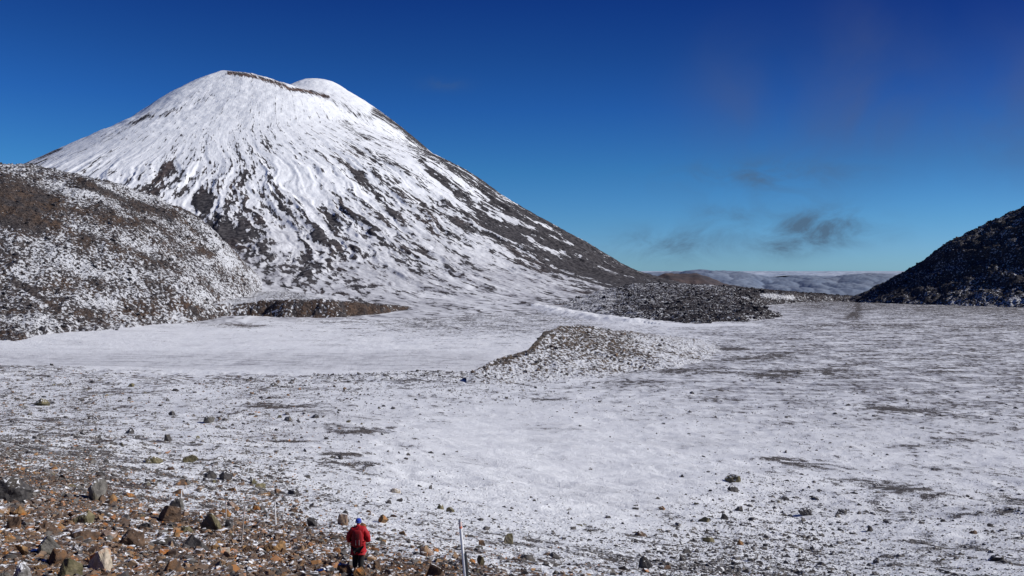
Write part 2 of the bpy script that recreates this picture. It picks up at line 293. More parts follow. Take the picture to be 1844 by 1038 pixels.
trail = np.exp(-((P - (1528 + (PY-575)*-.8 + 5*np.sin(PY/4))) / 5) ** 2) * ss(PY, 537, 542) * (1 - ss(PY, 572, 580)); cov = cov + trail * .3 + ss(P, 1380, 1480)*ss(Y, 900, 1100)*(.16 + .10*fbm(X/60, Y/90, 3, .5, 80)) + np.where(ss(P, 1380, 1480)*ss(Y, 900, 1100) > 0, .08, 0)
warm = np.clip(1.15 - ss(Y, 30, 95) * .95 - ss(P, 350, 1100) * .45 + .3*ss(PY, 572, 578)*(1-ss(PY, 590, 600))*ss(P, 1350, 1500), 0, 1)
o = grid_mesh('ground', X, Y, Z, M_ground, {'cov': cov, 'warm': warm, 'ash_shade': ash_shade}); structure(o)
print('ground', len(o.data.vertices))
def ground_at(px, py):
    """distance at which a sight line meets the ground"""
    Ys = np.exp(np.linspace(math.log(6), math.log(2500), 6000)); z = ground_z(wx(px, Ys), Ys, False); k = np.argmax(z >= wz(py, Ys)); return float(Ys[k])

# ---------------------------------------------------------------- the volcano
MX, MY = wx(400, 2500), 2500.0
prof_r = [0, 90, 180, 300, 450, 600, 750, 900, 1100, 1300, 1500, 1750, 2000]
PR = {'right': [616, 604, 578, 535, 440, 372, 302, 200, 87, -20, -59, -76, -90],
      'left':  [616, 566, 500, 385, 308, 213, 113, 21, -64, -145, -222, -295, -367],
      'front': [616, 570, 515, 438, 348, 262, 180, 108, 38, -7, -45, -58, -68],
      'back':  [616, 590, 550, 490, 400, 310, 230, 150, 60, -30, -100, -200, -300]}
def mountain_z(x, y, detail=True):
    dx = x - MX; dy = y - MY; r = np.hypot(dx, dy) + 1e-3; c = dx / r; s = dy / r
    w = {'right': np.clip(c, 0, 1)**2, 'left': np.clip(-c, 0, 1)**2, 'front': np.clip(-s, 0, 1)**2, 'back': np.clip(s, 0, 1)**2}
    z = sum(w[k] * spline1(prof_r, np.array(PR[k]), np.clip(r, 0, 1999)) for k in PR)
    hx, hy = wx(570, 2760), 2760.0; rd = np.hypot(x - hx, y - hy); dome = 647 - np.minimum(.0033 * rd**2, 40) - (rd >= 110) * (.58 * (rd - 110) + .0006 * (rd - 110)**2)
    z = smax(z, dome, 12)
    th = np.arctan2(dx, -dy)                      # 0 towards the camera
    if detail:
        wv = .045 * fbm(x/300, y/300, 3, .5, 101) + .010 * fbm(x/60, y/60, 3, .5, 102)
        a = (th + wv * ss(r, 200, 900)) * 900
        a = a + 15*fbm(a/48, r/190, 2, .5, 108)
        amp = ss(r, 380, 950) * (1 - .6*ss(r, 1100, 1500))
        amp = amp*(1-.6*ss(r, 1250, 1550)); r1 = ridged(a/105, r/700, 2, .5, 103); r2 = ridged(a/38, r/330, 4, .55, 104); r3 = ridged(a/15, r/110, 3, .6, 105)
        z = z + amp * ((r1-.3) * 9 + (r2-.3) * 7 + (r3-.3) * 2.6) + (.5 + .8*amp) * fbm(x/24, y/24, 5, .6, 106) * ss(r, 40, 400) + 2.2*fbm(x/45, y/45, 5, .6, 107)*(1-ss(r, 350, 600))*ss(r, 20, 80)
        return z + CAMZ, (th, r, r1, r2, r3, a)
    return z + CAMZ
P, X, Y = pgrid(pspan(-500, 1420, 2.0), np.concatenate([pspan(600, 1000, 2.2), pspan(1003, 2820, 3.4), pspan(2835, 4600, 25)]))
Zm, (th, r, r1, r2, r3, a) = mountain_z(X, Y); Zg = ground_z(X, Y)
mask_edge = (P > 1300) | (P < -450)
Z = smax(Zm, Zg - 1.2, 7) + 0*Zm; Z = np.where(Zm < Zg - 9, Zg - 2.5, Z) - 1.5*(1-ss(Y, 640, 700))
PY = topy(Y, Z)
n1 = fbm(X/120, Y/120, 4, .55, 111)
base = np.interp(PY, [120, 200, 250, 300, 340, 380, 430, 480, 520, 560, 600], [.10, .17, .24, .28, .33, .37, .38, .37, .35, .31, .26])
fs, _ = fan_streaks(X, Y); low_ = ss(PY, 430, 520)
A1 = fbm(a/70, r/520, 3, .5, 133); A2 = fbm(a/26, r/230, 4, .55, 134); A3 = fbm(a/9, r/60, 3, .6, 135)
cov = base + (1-ss(PY, 400, 520)*.5) * (ss(PY, 230, 330) * (.36*A1 + .52*A2) + ss(PY, 180, 300)*.26*A3) + ss(PY, 270, 380)*.40*(fs-.30) + .10*ss(PY, 300, 380)*(r2-.3)*(1-low_)
cov = cov - .13*low_*(1-ss(P, 850, 1000)) - .07*(1-ss(P, 280, 360))*(1-ss(PY, 330, 360)) - .11*(1-ss(PY, 240, 320)) + .14*np.exp(-((P-470)/60)**2 - ((PY-262)/35)**2) + .12*np.exp(-((P-640)/60)**2-((PY-240)/30)**2)
# facet exposure: rock cover grows on the left-facing sides of the ribs
dZx = np.gradient(Z, axis=1) / np.maximum(np.gradient(X, axis=1), .1); cov = cov + .10*np.clip(dZx - .25, -.6, 1.0)*ss(PY, 260, 360)
def line(pts, wid, s, P=P, PY=PY):
    d, _, _, _ = polydist(P, PY, pts); return s * np.exp(-(d/wid)**2)
left = 1 - ss(P, 240, 330); cov = cov - left*ss(PY, 240, 300)*.16
cov = cov + line([(262, 352), (285, 318), (303, 300)], 9, .75) + line([(250, 358), (275, 350)], 10, .6) + line([(215, 365), (262, 340)], 5, .4)
cov = cov + line([(385, 172), (345, 188), (300, 205), (262, 212), (225, 235), (150, 272), (60, 300)], 5, .34) + line([(268, 209), (235, 222)], 4, .4)
cov = cov + line([(412, 131), (450, 136), (500, 150), (520, 160), (560, 166), (590, 175)], 4.5, .85) * (Y < 2600)
cov = cov + line([(600, 180), (640, 205), (668, 212)], 6, .35) + line([(675, 200), (720, 228), (770, 262)], 7, .75)
cov = cov + line([(80, 275), (110, 268), (40, 296)], 3.5, .6) + line([(620, 225), (700, 285), (760, 330)], 10, .22) + line([(640, 270), (700, 300)], 8, .25)
for pts in ([(490, 330), (500, 350), (520, 385)], [(372, 345), (368, 375)], [(405, 340), (400, 370)], [(440, 350), (432, 392)], [(575, 350), (600, 400)], [(610, 350), (640, 400)], [(480, 345), (470, 375)]): cov = cov + line(pts, 8, .24)
for pts in ([(555, 340), (570, 395)], [(505, 250), (520, 300), (540, 330)], [(415, 320), (385, 390)], [(700, 350), (745, 400), (800, 460)], [(330, 300), (300, 360)]): cov = cov - line(pts, 12, .30)
sk = spline1([560, 700, 800, 900, 1000, 1100, 1160, 1300], np.array([143, 215, 280, 345, 405, 462, 495, 560.]), np.clip(P, 560, 1300))
below = PY - sk; wid = np.interp(P, [700, 780, 900, 1000, 1150], [4, 42, 62, 60, 40])
dark = ss(P, 690, 800) * (1 - ss(below, wid, wid + 22)); edge = np.exp(-((below - 4) / 9)**2) * ss(P, 760, 820) * (1-ss(P, 960, 1060))
stk = ridged(a/26, r/300, 3, .55, 121); cov = cov + dark * (.82 - .40*ss(stk, .36, .70)) - edge*.12*stk
for pts in ([(770, 290), (830, 325), (880, 360)], [(850, 355), (885, 378), (930, 400)], [(880, 385), (960, 412)], [(990, 425), (1030, 440)], [(935, 360), (960, 378)], [(940, 440), (1045, 462)], [(800, 270), (870, 320)], [(1080, 480), (1110, 492)]): cov = cov - line(pts, 4.0, .62)
cov = cov + line([(900, 470), (1000, 478), (1150, 495)], 14, .16)
warm = np.clip(line([(412, 131), (450, 136), (500, 150), (590, 172)], 8, 1.2) + line([(262, 352), (300, 300)], 14, .5) + .25*n1 + .05 - dark, 0, 1)
gr = 1000*np.minimum((r+60)/520, 1)**.8; flow = (th * gr, r*1.0, Z*0.15)
o = grid_mesh('mountain', X, Y, Z, M_mount, {'cov': cov, 'warm': warm, 'ash_shade': np.clip(ss(PY, 330, 460)*.30 + .2*ss(r2, 0, .6)*ss(PY, 300, 400) + .55*np.exp(-((P-455)/75)**2 - ((PY-475)/50)**2) + low_*(.55*ss(fs, .25, .6) - .15 + .3*ss(P, 850, 1000)), 0, 1)}, keep=(Z > Zg - 3.5) & (P < 1400), flow=flow); structure(o)
print('mountain', len(o.data.vertices))

# ---------------------------------------------------------------- left hill
cp = [(-500, 900, 235), (-250, 930, 270), (0, 950, 312), (40, 955, 322), (80, 980, 334), (115, 990, 338), (150, 1010, 328), (185, 1030, 334), (230, 1060, 353), (320, 1110, 389), (380, 1150, 412), (440, 1190, 466),
      (-500, 1400, 380), (0, 1400, 420), (150, 1450, 440), (320, 1500, 475), (440, 1550, 500),
      (-500, 590, 640), (-250, 600, 630), (0, 640, 614), (130, 700, 597), (250, 800, 572), (330, 855, 560), (388, 915, 553), (410, 1000, 533), (434, 1080, 506)]
cz = [wz(p[2], p[1]) for p in cp]; XY = [(wx(p[0], p[1]), p[1]) for p in cp]
for (px, Yb) in ((-500, 500), (0, 540), (250, 690), (388, 830), (445, 930), (490, 1000), (512, 1150)): XY.append((wx(px, Yb), Yb)); cz.append(ground_z(wx(px, Yb), Yb, False) - 22)
hill_f = tps(XY, cz)
def hill_z(x, y, d=True):
    z = hill_f(x, y); z = z - 15*ss(topx(x, y), 330, 500)
    if d:
        n = fbm(x/70, y/70, 6, .55, 201); z = z + 3.2*n + 5.5*ridged((x*.8+y*.35)/46, (y-x*.5)/170, 4, .55, 202) - 2 + 1.3*fbm(x/7, y/7, 3, .6, 203)
    return z
P, X, Y = pgrid(pspan(-560, 560, 2.2), np.concatenate([pspan(540, 1230, 2.2), pspan(1240, 1560, 14)]))
Z = hill_z(X, Y); Zg = ground_z(X, Y); PY = topy(Y, Z)
nn = fbm(X/45, Y/45, 4, .55, 205)
gl = ridged((X*.8+Y*.35)/46, (Y-X*.5)/170, 4, .55, 202); gl2 = ridged((X*.8+Y*.3)/17, (Y-X*.5)/90, 3, .55, 207)
cov = .525 + .24*nn + .22*(gl-.3) + .16*(gl2-.3) - .05*ss(PY, 420, 560) + .10*fbm(X/14, Y/14, 3, .55, 206)
cov = cov + line([(0, 345), (40, 345), (75, 365), (60, 385), (0, 370)], 26, .8, P, PY) + line([(150, 332), (200, 350), (260, 375), (310, 392)], 8, .8, P, PY) + line([(0, 400), (60, 410), (100, 408)], 10, .6, P, PY) + line([(90, 370), (200, 400), (300, 420)], 16, .30, P, PY)
cov = cov + line([(25, 505), (60, 530), (105, 557)], 5, .8, P, PY) - line([(40, 525), (85, 552)], 3.5, .9, P, PY)*(PY > 480) - line([(120, 460), (150, 500), (185, 540)], 6, .35, P, PY) - line([(240, 490), (270, 540)], 5, .4, P, PY) - line([(40, 330), (110, 342), (140, 345), (230, 368)], 6, .3, P, PY)
cov = cov + line([(215, 562), (300, 555), (385, 545)], 12, .2, P, PY) - line([(150, 300), (400, 440)], 18, .08, P, PY) + line([(360, 450), (385, 455)], 8, .6, P, PY)
cov = cov - ss(P, 280, 400)*ss(PY, 400, 440)*.17 - line([(230, 460), (330, 500), (400, 520)], 3, .25, P, PY)
warm = np.clip(.42 + .6*nn + line([(200, 565), (390, 548)], 18, .6, P, PY) + line([(0, 360), (200, 400)], 30, .4, P, PY), 0, 1)
o = grid_mesh('hill', X, Y, Z, M_hill, {'cov': cov, 'warm': warm, 'ash_shade': .5}, keep=Z > Zg - 4); structure(o)

# ---------------------------------------------------------------- brown terrace below the mountain
te = [(396, 905), (420, 925), (470, 930), (500, 915), (560, 925), (600, 928), (640, 950), (690, 985), (745, 1060), (770, 1140)]
tep = [(wx(a_, b_), b_) for a_, b_ in te]; tph = [5, 16, 20, 21, 21, 22, 19, 15, 8, 1]
def terrace_z(x, y, d=True):
    dd, sd_, hh, _ = polydist(x, y, tep, tph); inn = dd * sd_
    if d: inn = inn + 3.5*fbm(x/12, y/12, 3, .6, 221)
    z = ground_z(x, y, False); z = z - 1.5 + (hh + 1.0) * ss(inn, -2, 26) + .022*np.clip(inn-20, 0, 400)
    if d: z = z + ss(inn, 0, 20)*(1.0*fbm(x/16, y/16, 4, .55, 222) + .9*ridged(x/6, y/14, 2, .5, 223)*(1-ss(inn, 15, 50)))
    return z
P, X, Y = pgrid(pspan(385, 800, 1.8), pspan(880, 1330, 2.0))
Z = terrace_z(X, Y); Zg = ground_z(X, Y); PY = topy(Y, Z); dd, sg, hh, _ = polydist(X, Y, tep); inn = dd*sg
cov = .30 + .75*ss(inn, -3, 3)*(1-ss(inn, 17, 30)) - .2*ss(inn, 28, 36)*(1-ss(inn, 50, 70)) + .22*ss(inn, 70, 100)*(P > 560) + .12*fbm(X/20, Y/20, 3, .5, 224) - .25*(1-ss(P, 395, 420)) - line([(555, 540), (575, 528)], 6, .4, P, PY)
warm = np.clip(.9 - .4*ss(inn, 25, 40) + .3*fbm(X/20, Y/20, 3, .5, 225), 0, 1)
o = grid_mesh('terrace', X, Y, Z, M_hill, {'cov': cov, 'warm': warm, 'ash_shade': .22}, keep=Z > Zg - 1.2); structure(o)

# ---------------------------------------------------------------- mound beside the frozen lake
mc = [(862, 428, 666), (885, 440, 654), (915, 455, 642), (950, 468, 630), (968, 484, 612), (980, 500, 598), (1010, 520, 588), (1040, 535, 585), (1090, 560, 592), (1130, 585, 597), (1170, 615, 602), (1230, 650, 608), (1300, 680, 611)]
mp = [(wx(p[0], p[1]), p[1]) for p in mc]; mh = [wz(p[2], p[1]) for p in mc]
def mound_z(x, y, d=True):
    dd, sg, hh, t = polydist(x, y, mp, mh)
    wn = np.interp(t, [0, 4, 7, 12], [34, 66, 92, 95]); wf = np.interp(t, [0, 4, 7, 12], [5, 11, 22, 40]); w_ = np.where(sg > 0, wf, wn)
    q = np.clip(dd / w_, 0, 1.4); f = np.where(sg > 0, 1 - q, (1 - np.clip(q, 0, 1))**1.35 - .25*np.clip(q-.93, 0, 1))
    z = (hh + 1.2) * f - 1.2 - 2.0*ss(topx(x, y), 1190, 1300)
    if d: z = z + np.clip(hh/12, .2, 1)*(.55*fbm(x/12, y/12, 5, .6, 241) + .4*ridged(x/9+y/40, y/16, 2, .5, 242)*ss(q, 0, .4))
    return z, q, sg, t
P, X, Y = pgrid(pspan(840, 1360, 1.5), pspan(330, 740, 1.0))
Z, q, sg, t = mound_z(X, Y); Zg = ground_z(X, Y); Z = Z + np.clip(Zg, -1, 1.5)*.8; PY = topy(Y, Z)
cov = .36 + .40*np.exp(-((P-1070)/80)**2 - ((PY-620)/24)**2) + .25*np.exp(-((P-1030)/45)**2 - ((PY-598)/11)**2) + line([(872, 663), (920, 645), (955, 630), (968, 617), (976, 602), (992, 594)], 4.5, .6, P, PY) - .26*ss(q, .5, 1) + .45*((sg > 0)*np.exp(-((P-985)/60)**2)) + .2*np.exp(-(q/.07)**2) + .10*fbm(X/14, Y/14, 3, .5, 243)  # dark band on the left crest: cliff rock with its shade painted in
cov = cov + .3*ss(P, 1050, 1150)*ss(q, .35, .6)*ridged(X/40, Y/9, 2, .5, 244) - .1*(P < 960)
warm = np.clip(.6 + .4*fbm(X/12, Y/12, 2, .5, 245), 0, .9)
o = grid_mesh('mound', X, Y, Z, M_mound, {'cov': cov - .22*ss(P, 1110, 1230) - .10*ss(q, .3, .7)*(P < 1080), 'warm': warm, 'ash_shade': .3}, keep=(Z > Zg - .5)); structure(o)

# ---------------------------------------------------------------- old lava flow and the rocky rise behind it
le = [(872, 1560), (910, 1420), (960, 1290), (1000, 1140), (1050, 1005), (1095, 925), (1130, 884), (1180, 905), (1210, 862), (1250, 858), (1290, 856), (1315, 892), (1350, 886), (1400, 935), (1424, 1000), (1400, 1100), (1365, 1250), (1430, 1420), (1500, 1560), (1580, 1720), (1570, 2050), (1300, 2150), (1050, 2100), (880, 1900)]
lp = [(wx(a_, b_), b_) for a_, b_ in le]
lt = [(872, 1560, 512), (960, 1300, 532), (1050, 1020, 558), (1130, 910, 570), (1250, 890, 572), (1350, 920, 566), (1410, 990, 562), (1150, 1200, 535), (1270, 1180, 537), (1330, 1180, 543), (1000, 1500, 512), (1100, 1700, 507), (1180, 1700, 508), (1250, 1650, 512), (1320, 1620, 516), (1400, 1650, 524), (1480, 1750, 530), (1560, 1850, 539), (1300, 2100, 522), (1500, 2050, 536), (1050, 2000, 506)]
lava_f = tps([(wx(a_, b_), b_) for a_, b_, c_ in lt], [wz(c_, b_) for a_, b_, c_ in lt])
def lava_z(x, y, d=True):
    dd, _, _, _ = polydist(x, y, lp, closed=True); ins = inside(x, y, lp); q = np.where(ins, dd, -dd)
    if d: q = q + 7*fbm(x/28, y/28, 4, .6, 261)
    g0 = ground_z(x, y, False); top = np.maximum(lava_f(x, y) - g0, 2) * (.15 + .77*ss(topx(x, y), 960, 1200))
    if d: top = top + 3.0*fbm(x/40, y/40, 3, .5, 262) + (2.4*ridged(x/20, y/20, 4, .6, 263) - 1) * (.25+.75*ss(topx(x, y), 1020, 1130))
    return g0 - 1.5 + (top+1.5)*ss(q, -2, 34), q
P, X, Y = pgrid(pspan(850, 1620, 1.8), np.exp(np.linspace(math.log(830), math.log(2200), 420)))
Z, q = lava_z(X, Y); Zg = ground_z(X, Y); Z = np.where(q > -3, Z, Zg-3); PY = topy(Y, Z)
cov = .55 + .14*fbm(X/30, Y/30, 4, .5, 264) + .2*ss(P, 1120, 1280)*ss(PY, 520, 535) - .2*(1-ss(P, 940, 1150)) - .06*ss(PY, 552, 562) + .08*ss(P, 1120, 1200) - .2*(1-ss(q, 0, 5)) + .35*ss(P, 1290, 1330)*(1-ss(PY, 530, 536)) - .12*(1-ss(PY, 512, 520))*(1-ss(P, 1250, 1320)) + .1*ss(P, 1100, 1200)*(1-ss(PY, 505, 510))
cov = cov - line([(1372, 531), (1400, 534), (1428, 536)], 4, 1.2, P, PY) - line([(1305, 518), (1322, 521)], 2.5, .5, P, PY) - line([(1310, 526), (1345, 538)], 2, .7, P, PY)
o = grid_mesh('lava_flow', X, Y, Z, M_lava, {'cov': cov + .09*ss(P, 1080, 1200), 'warm': .2, 'ash_shade': .4}, keep=(Z > Zg - 1.2)); structure(o)

# ---------------------------------------------------------------- dark hill on the right
crest = [(1500, 1580, 545), (1545, 1560, 540), (1580, 1540, 519), (1606, 1520, 500), (1650, 1500, 480), (1676, 1490, 466), (1688, 1485, 448), (1722, 1470, 430), (1745, 1462, 419), (1760, 1455, 418), (1785, 1445, 409), (1844, 1420, 385), (2000, 1360, 325), (2300, 1260, 230), (2700, 1150, 190)]
foot = [(1545, 1480), (1600, 1400), (1700, 1310), (1780, 1250), (1860, 1205), (2050, 1110), (2350, 1000), (2750, 880)]
XY = [(wx(a_, b_), b_) for a_, b_, c_ in crest]; cz = [wz(c_, b_) for a_, b_, c_ in crest]
for a_, b_ in foot: XY.append((wx(a_, b_), b_)); cz.append(ground_z(wx(a_, b_), b_, False) - 1)
for a_, b_, dz_ in ((1450, 1480, -20), (1545, 1380, -28), (1700, 1220, -35), (1860, 1110, -40), (2350, 890, -50), (1560, 1800, -10), (1700, 1900, 20), (1900, 1900, 60), (2300, 1800, 120)): XY.append((wx(a_, b_), b_)); cz.append(ground_z(wx(a_, b_), b_, False) + dz_)
rh = tps(XY, cz)
def right_z(x, y, d=True):
    z = rh(x, y)
    if d: z = z + ss(z, 2, 60)*(8*ridged((x+y)/60, (x-y)/120, 4, .6, 281)-2) + 3.6*fbm(x/22, y/22, 5, .6, 282) + 1.6*ridged(x/9, y/9, 2, .6, 283) - 10*ss(z, 2, 70)
    return z
P, X, Y = pgrid(np.concatenate([pspan(1470, 1900, 1.9), pspan(1905, 2760, 8)]), np.concatenate([pspan(860, 1080, 10), pspan(1084, 1640, 2.2), pspan(1650, 2000, 14)]))
Z = right_z(X, Y); Zg = ground_z(X, Y); PY = topy(Y, Z)
cov = 1.0 + .13*fbm(X/60, Y/60, 4, .5, 284) - .24*ss(PY, 470, 545)*ss(P, 1640, 1800) - .12*ss(PY, 535, 552)  # near-full rock cover, raised to deepen the shade on this face
o = grid_mesh('rocky_hill', X, Y, Z, M_lava, {'cov': cov, 'warm': .15, 'ash_shade': .5}, keep=Z > Zg - 4); structure(o)

# ---------------------------------------------------------------- far hills beyond the pass
M_far, g = new_mat('far_hill_scree'); ob = g.new('ShaderNodeTexCoord').outputs['Object']; n = g.noise(ob, .01, 8, .6)
cc_ = g.mix(g.sstep(n, .35, .65), (.045, .042, .05), (.10, .075, .072)); cc_ = g.mix(g.sstep(g.noise(ob, .02, 9, .7), .64, .70), cc_, (.6, .62, .68)); principled(g, cc_, .9, n, .5, 20)
fh = [(1120, 506), (1165, 500), (1185, 495), (1198, 490.5), (1225, 491.5), (1252, 490.5), (1275, 497), (1300, 508), (1340, 516), (1420, 523), (1500, 531), (1580, 540)]
fp = [(wx(a_, 2900), 2900 + 0*a_) for a_, b_ in fh]; fz = [wz(b_, 2900) for a_, b_ in fh]
P, X, Y = pgrid(pspan(1080, 1620, 3), pspan(2300, 3500, 14)); dd, sg, hh, t = polydist(X, Y, fp, fz)
Z = hh - dd*.22 - .0*dd + 9*ridged(X/120, Y/300, 4, .55, 301)*ss(dd, 0, 120) + 2*fbm(X/40, Y/40, 4, .6, 302) - 2
o = grid_mesh('distant_hill', X, Y, Z, M_far, keep=Z > ground_z(X, Y, False) - 6); structure(o)
P, X, Y = pgrid(pspan(1440, 1640, 3), pspan(3900, 4700, 20)); Z = wz(533.5 + 0*P, 4300) - np.abs(Y-4300)*.15 - ((X-wx(1535, 4300))/140)**2*18 + 6*fbm(X/90, Y/90, 4, .6, 303)
o = grid_mesh('far_hill', X, Y, Z, M_far, keep=Z > ground_z(X, Y, False) - 6); structure(o)

# ---------------------------------------------------------------- sea of cloud
M_cl, g = new_mat('cloud_tops'); ob = g.new('ShaderNodeTexCoord').outputs['Object']; n = g.noise(ob, .0006, 8, .6)
b = principled(g, g.mix(g.sstep(n, .3, .7), (.30, .37, .48), (.42, .47, .56)), 1.0, n, .4, 300, 0)  # blue haze of distance put into the cloud albedo
def puffs(X, Y, k): return .6*np.abs(noise2(X/(520*k), Y/(620*k), 325)) + .35*np.abs(noise2(X/(210*k), Y/(260*k), 326)) + .18*np.abs(noise2(X/(90*k), Y/(110*k), 327))
P, X, Y = pgrid(pspan(900, 1900, 1.6), np.concatenate([pspan(5200, 8600, 200), pspan(8620, 10900, 14), pspan(11000, 13000, 60)]))
CPX = [1150, 1200, 1240, 1262, 1300, 1340, 1362, 1395, 1430, 1470, 1500, 1530, 1560, 1590, 1620, 1700]; CPY = [491, 490, 489, 485, 487, 491, 497, 500, 497, 496, 499, 494, 492, 493, 498, 497]
rc = np.random.RandomState(77); Z = -265 + 0*X
for k in range(420):
    cpx = rc.uniform(1120, 1720); cY = rc.uniform(8800, 11600); rr_ = rc.uniform(110, 330)*(1.25 if cY > 9800 else .8); lvl = (cY - 8800)/1300; capz = wz(np.interp(cpx, CPX, CPY) + (0 if cY > 9600 else 3) + rc.exponential(2.2), cY)
    top_ = min(capz, -240 + (capz+240)*min(lvl, 1)**.6) ; d2 = (X-wx(cpx, cY))**2 + ((Y-cY))**2; m = d2 < (rr_*1.6)**2
    hz_ = top_ - rr_ + np.sqrt(np.maximum(rr_**2 - d2*.42, 0)); Z = np.where(m, np.maximum(Z, hz_), Z)
pf = puffs(X, Y, .5); Z = np.minimum(Z + 26*(pf-.28)*ss(Z, -260, -200), wz(np.interp(P, CPX, CPY) - 1.5, Y))
M_cl2, g2 = new_mat('haze_tinted_cloud'); ob = g2.new('ShaderNodeTexCoord').outputs['Object']; n = g2.noise(ob, .0016, 8, .6)
bsd = principled(g2, g2.mix(g2.sstep(n, .3, .7), (.28, .35, .48), (.36, .42, .53)), 1.0, n, .08, 120, 0); trl = g2.new('ShaderNodeBsdfTranslucent'); trl.inputs[0].default_value = (.30, .37, .50, 1); ms = g2.new('ShaderNodeMixShader'); ms.inputs[0].default_value = .45  # bluish haze tint painted into both colours of the near bank
outn = [q_ for q_ in g2.n if q_.type == 'OUTPUT_MATERIAL'][0]; g2.l.new(bsd.outputs[0], ms.inputs[1]); g2.l.new(trl.outputs[0], ms.inputs[2]); g2.l.new(ms.outputs[0], outn.inputs[0])
o = grid_mesh('cloud_bank', X, Y, Z, M_cl2); o['kind'] = 'structure'
P, X, Y = pgrid(pspan(700, 2100, 3), np.exp(np.linspace(math.log(12500), math.log(75000), 420)))
cap = 488.6 + 1.3*fbm(X/2600, Y/9000, 4, .55, 341)*(1-ss(Y, 30000, 50000)) + 3*(1-ss(Y, 14000, 30000)); Z = wz(cap, Y) - (90 - 110*puffs(X, Y, 2.5))*(1-ss(Y, 25000, 50000))
o = grid_mesh('cloud', X, Y, Z, M_cl); o['kind'] = 'structure'
#__OBJECTS__
# ================================================================ OBJECTS
def rock_mat(name, pal, snow=.25):
    m, g = new_mat(name); ob = g.new('ShaderNodeTexCoord').outputs['Object']; oi = g.new('ShaderNodeObjectInfo').outputs['Random']
    off = g.new('ShaderNodeVectorMath', operation='ADD'); g.put(off.inputs[0], ob); cx = g.new('ShaderNodeCombineXYZ'); g.put(cx.inputs[0], g.math('MULTIPLY', oi, 50)); g.put(cx.inputs[1], g.math('MULTIPLY', oi, 23)); g.put(off.inputs[1], cx.outputs[0]); v = off.outputs[0]
    n1 = g.noise(v, 2.6, 7, .62, .4); n2 = g.noise(v, 9, 8, .7); n3 = g.noise(v, 1.3, 4, .6)
    c = g.mix(g.sstep(n1, .36, .62), pal[0], pal[1]); c = g.mix(g.sstep(n3, .52, .66), c, pal[2]); c = g.mix(g.math('MULTIPLY', g.sstep(n2, .35, .7), .35), c, (.03, .026, .024))
    geo = g.new('ShaderNodeNewGeometry'); sp = g.new('ShaderNodeSeparateXYZ'); g.put(sp.inputs[0], geo.outputs['Normal'])
    f = g.sstep(g.math('ADD', sp.outputs[2], g.math('MULTIPLY', g.math('SUBTRACT', n1, .5), 2.2)), 1.12 - snow, 1.3 - snow)
    c = g.mix(f, c, SNOW); principled(g, c, .85, g.math('ADD', n1, g.math('MULTIPLY', n2, .5)), .7, .08, .25); return m
GREY = rock_mat('grey_stone', [(.085, .08, .075), (.19, .18, .165), (.14, .125, .09)])
DARK = rock_mat('dark_stone', [(.045, .042, .045), (.10, .095, .095), (.08, .07, .06)])
BROWN = rock_mat('brown_stone', [(.06, .04, .03), (.15, .095, .062), (.24, .12, .05)], .18)
OCHRE = rock_mat('ochre_stone', [(.14, .085, .045), (.33, .19, .08), (.42, .15, .03)], .15)
OLIVE = rock_mat('olive_stone', [(.11, .10, .055), (.22, .19, .11), (.16, .14, .11)])
PALE = rock_mat('pale_orange_stone', [(.42, .36, .28), (.58, .5, .40), (.62, .20, .03)], .2)
PINK = rock_mat('pinkish_stone', [(.2, .14, .11), (.34, .25, .2), (.3, .2, .12)], .2)
FROST = rock_mat('frosted_stone', [(.2, .19, .18), (.5, .5, .54), (.3, .22, .15)], .55)
def hull(seed, w, d, h, n=18, top=1.0, sub=0, rough=.05, blocky=4.0):
    """angular stone: hull of points on a rounded block, then chipped edges and surface relief"""
    rr = random.Random(seed); bm = bmesh.new(); lean = rr.uniform(-.7, .7) if sub else 0
    for i in range(n):
        v = Vector((rr.gauss(0, 1), rr.gauss(0, 1), rr.gauss(0, 1))); m = sum(abs(c)**blocky for c in v)**(1/blocky); v = v / m * rr.uniform(.86, 1.06)
        if v.z > 0: v.x = v.x*(1 - (1-top)*.75*v.z) + lean*v.z*.5; v.y *= 1 - (1-top)*.75*v.z
        bm.verts.new((v.x*w/2, v.y*d/2, v.z*h*.62 + h*.36))
    r_ = bmesh.ops.convex_hull(bm, input=bm.verts); bmesh.ops.delete(bm, geom=[g_ for g_ in r_['geom_interior'] if isinstance(g_, bmesh.types.BMVert)], context='VERTS')
    if sub:
        bmesh.ops.dissolve_limit(bm, angle_limit=R(9), verts=bm.verts, edges=bm.edges)
        bmesh.ops.bevel(bm, geom=list(bm.edges), offset=min(w, h)*.04, segments=1, affect='EDGES', clamp_overlap=True)
        bmesh.ops.triangulate(bm, faces=bm.faces)
        for _ in range(sub): bmesh.ops.subdivide_edges(bm, edges=[e for e in bm.edges if e.calc_length() > w*.09], cuts=1, use_grid_fill=True)
        bmesh.ops.triangulate(bm, faces=bm.faces); bm.normal_update()
        co = np.array([v.co[:] for v in bm.verts]); k = 4.5 / w
        dd_ = fbm(co[:, 0]*k + co[:, 2]*k*.7 + seed, co[:, 1]*k - co[:, 2]*k*.6, 4, .6, seed % 50)
        for v, q_ in zip(bm.verts, dd_): v.co += v.normal * float(q_) * rough * w
    return bm
def bm_obj(name, bm, mats, parent=None, smooth=False):
    me = bpy.data.meshes.new(name); bm.to_mesh(me); bm.free()
    for m in (mats if isinstance(mats, (list, tuple)) else [mats]): me.materials.append(m)
    if smooth: me.polygons.foreach_set('use_smooth', np.ones(len(me.polygons), bool))
    o = bpy.data.objects.new(name, me); C.objects.link(o)
    if parent: o.parent = parent
    return o
def tag(o, label, cat, group=None):
    o['label'] = label; o['category'] = cat
    if group: o['group'] = group
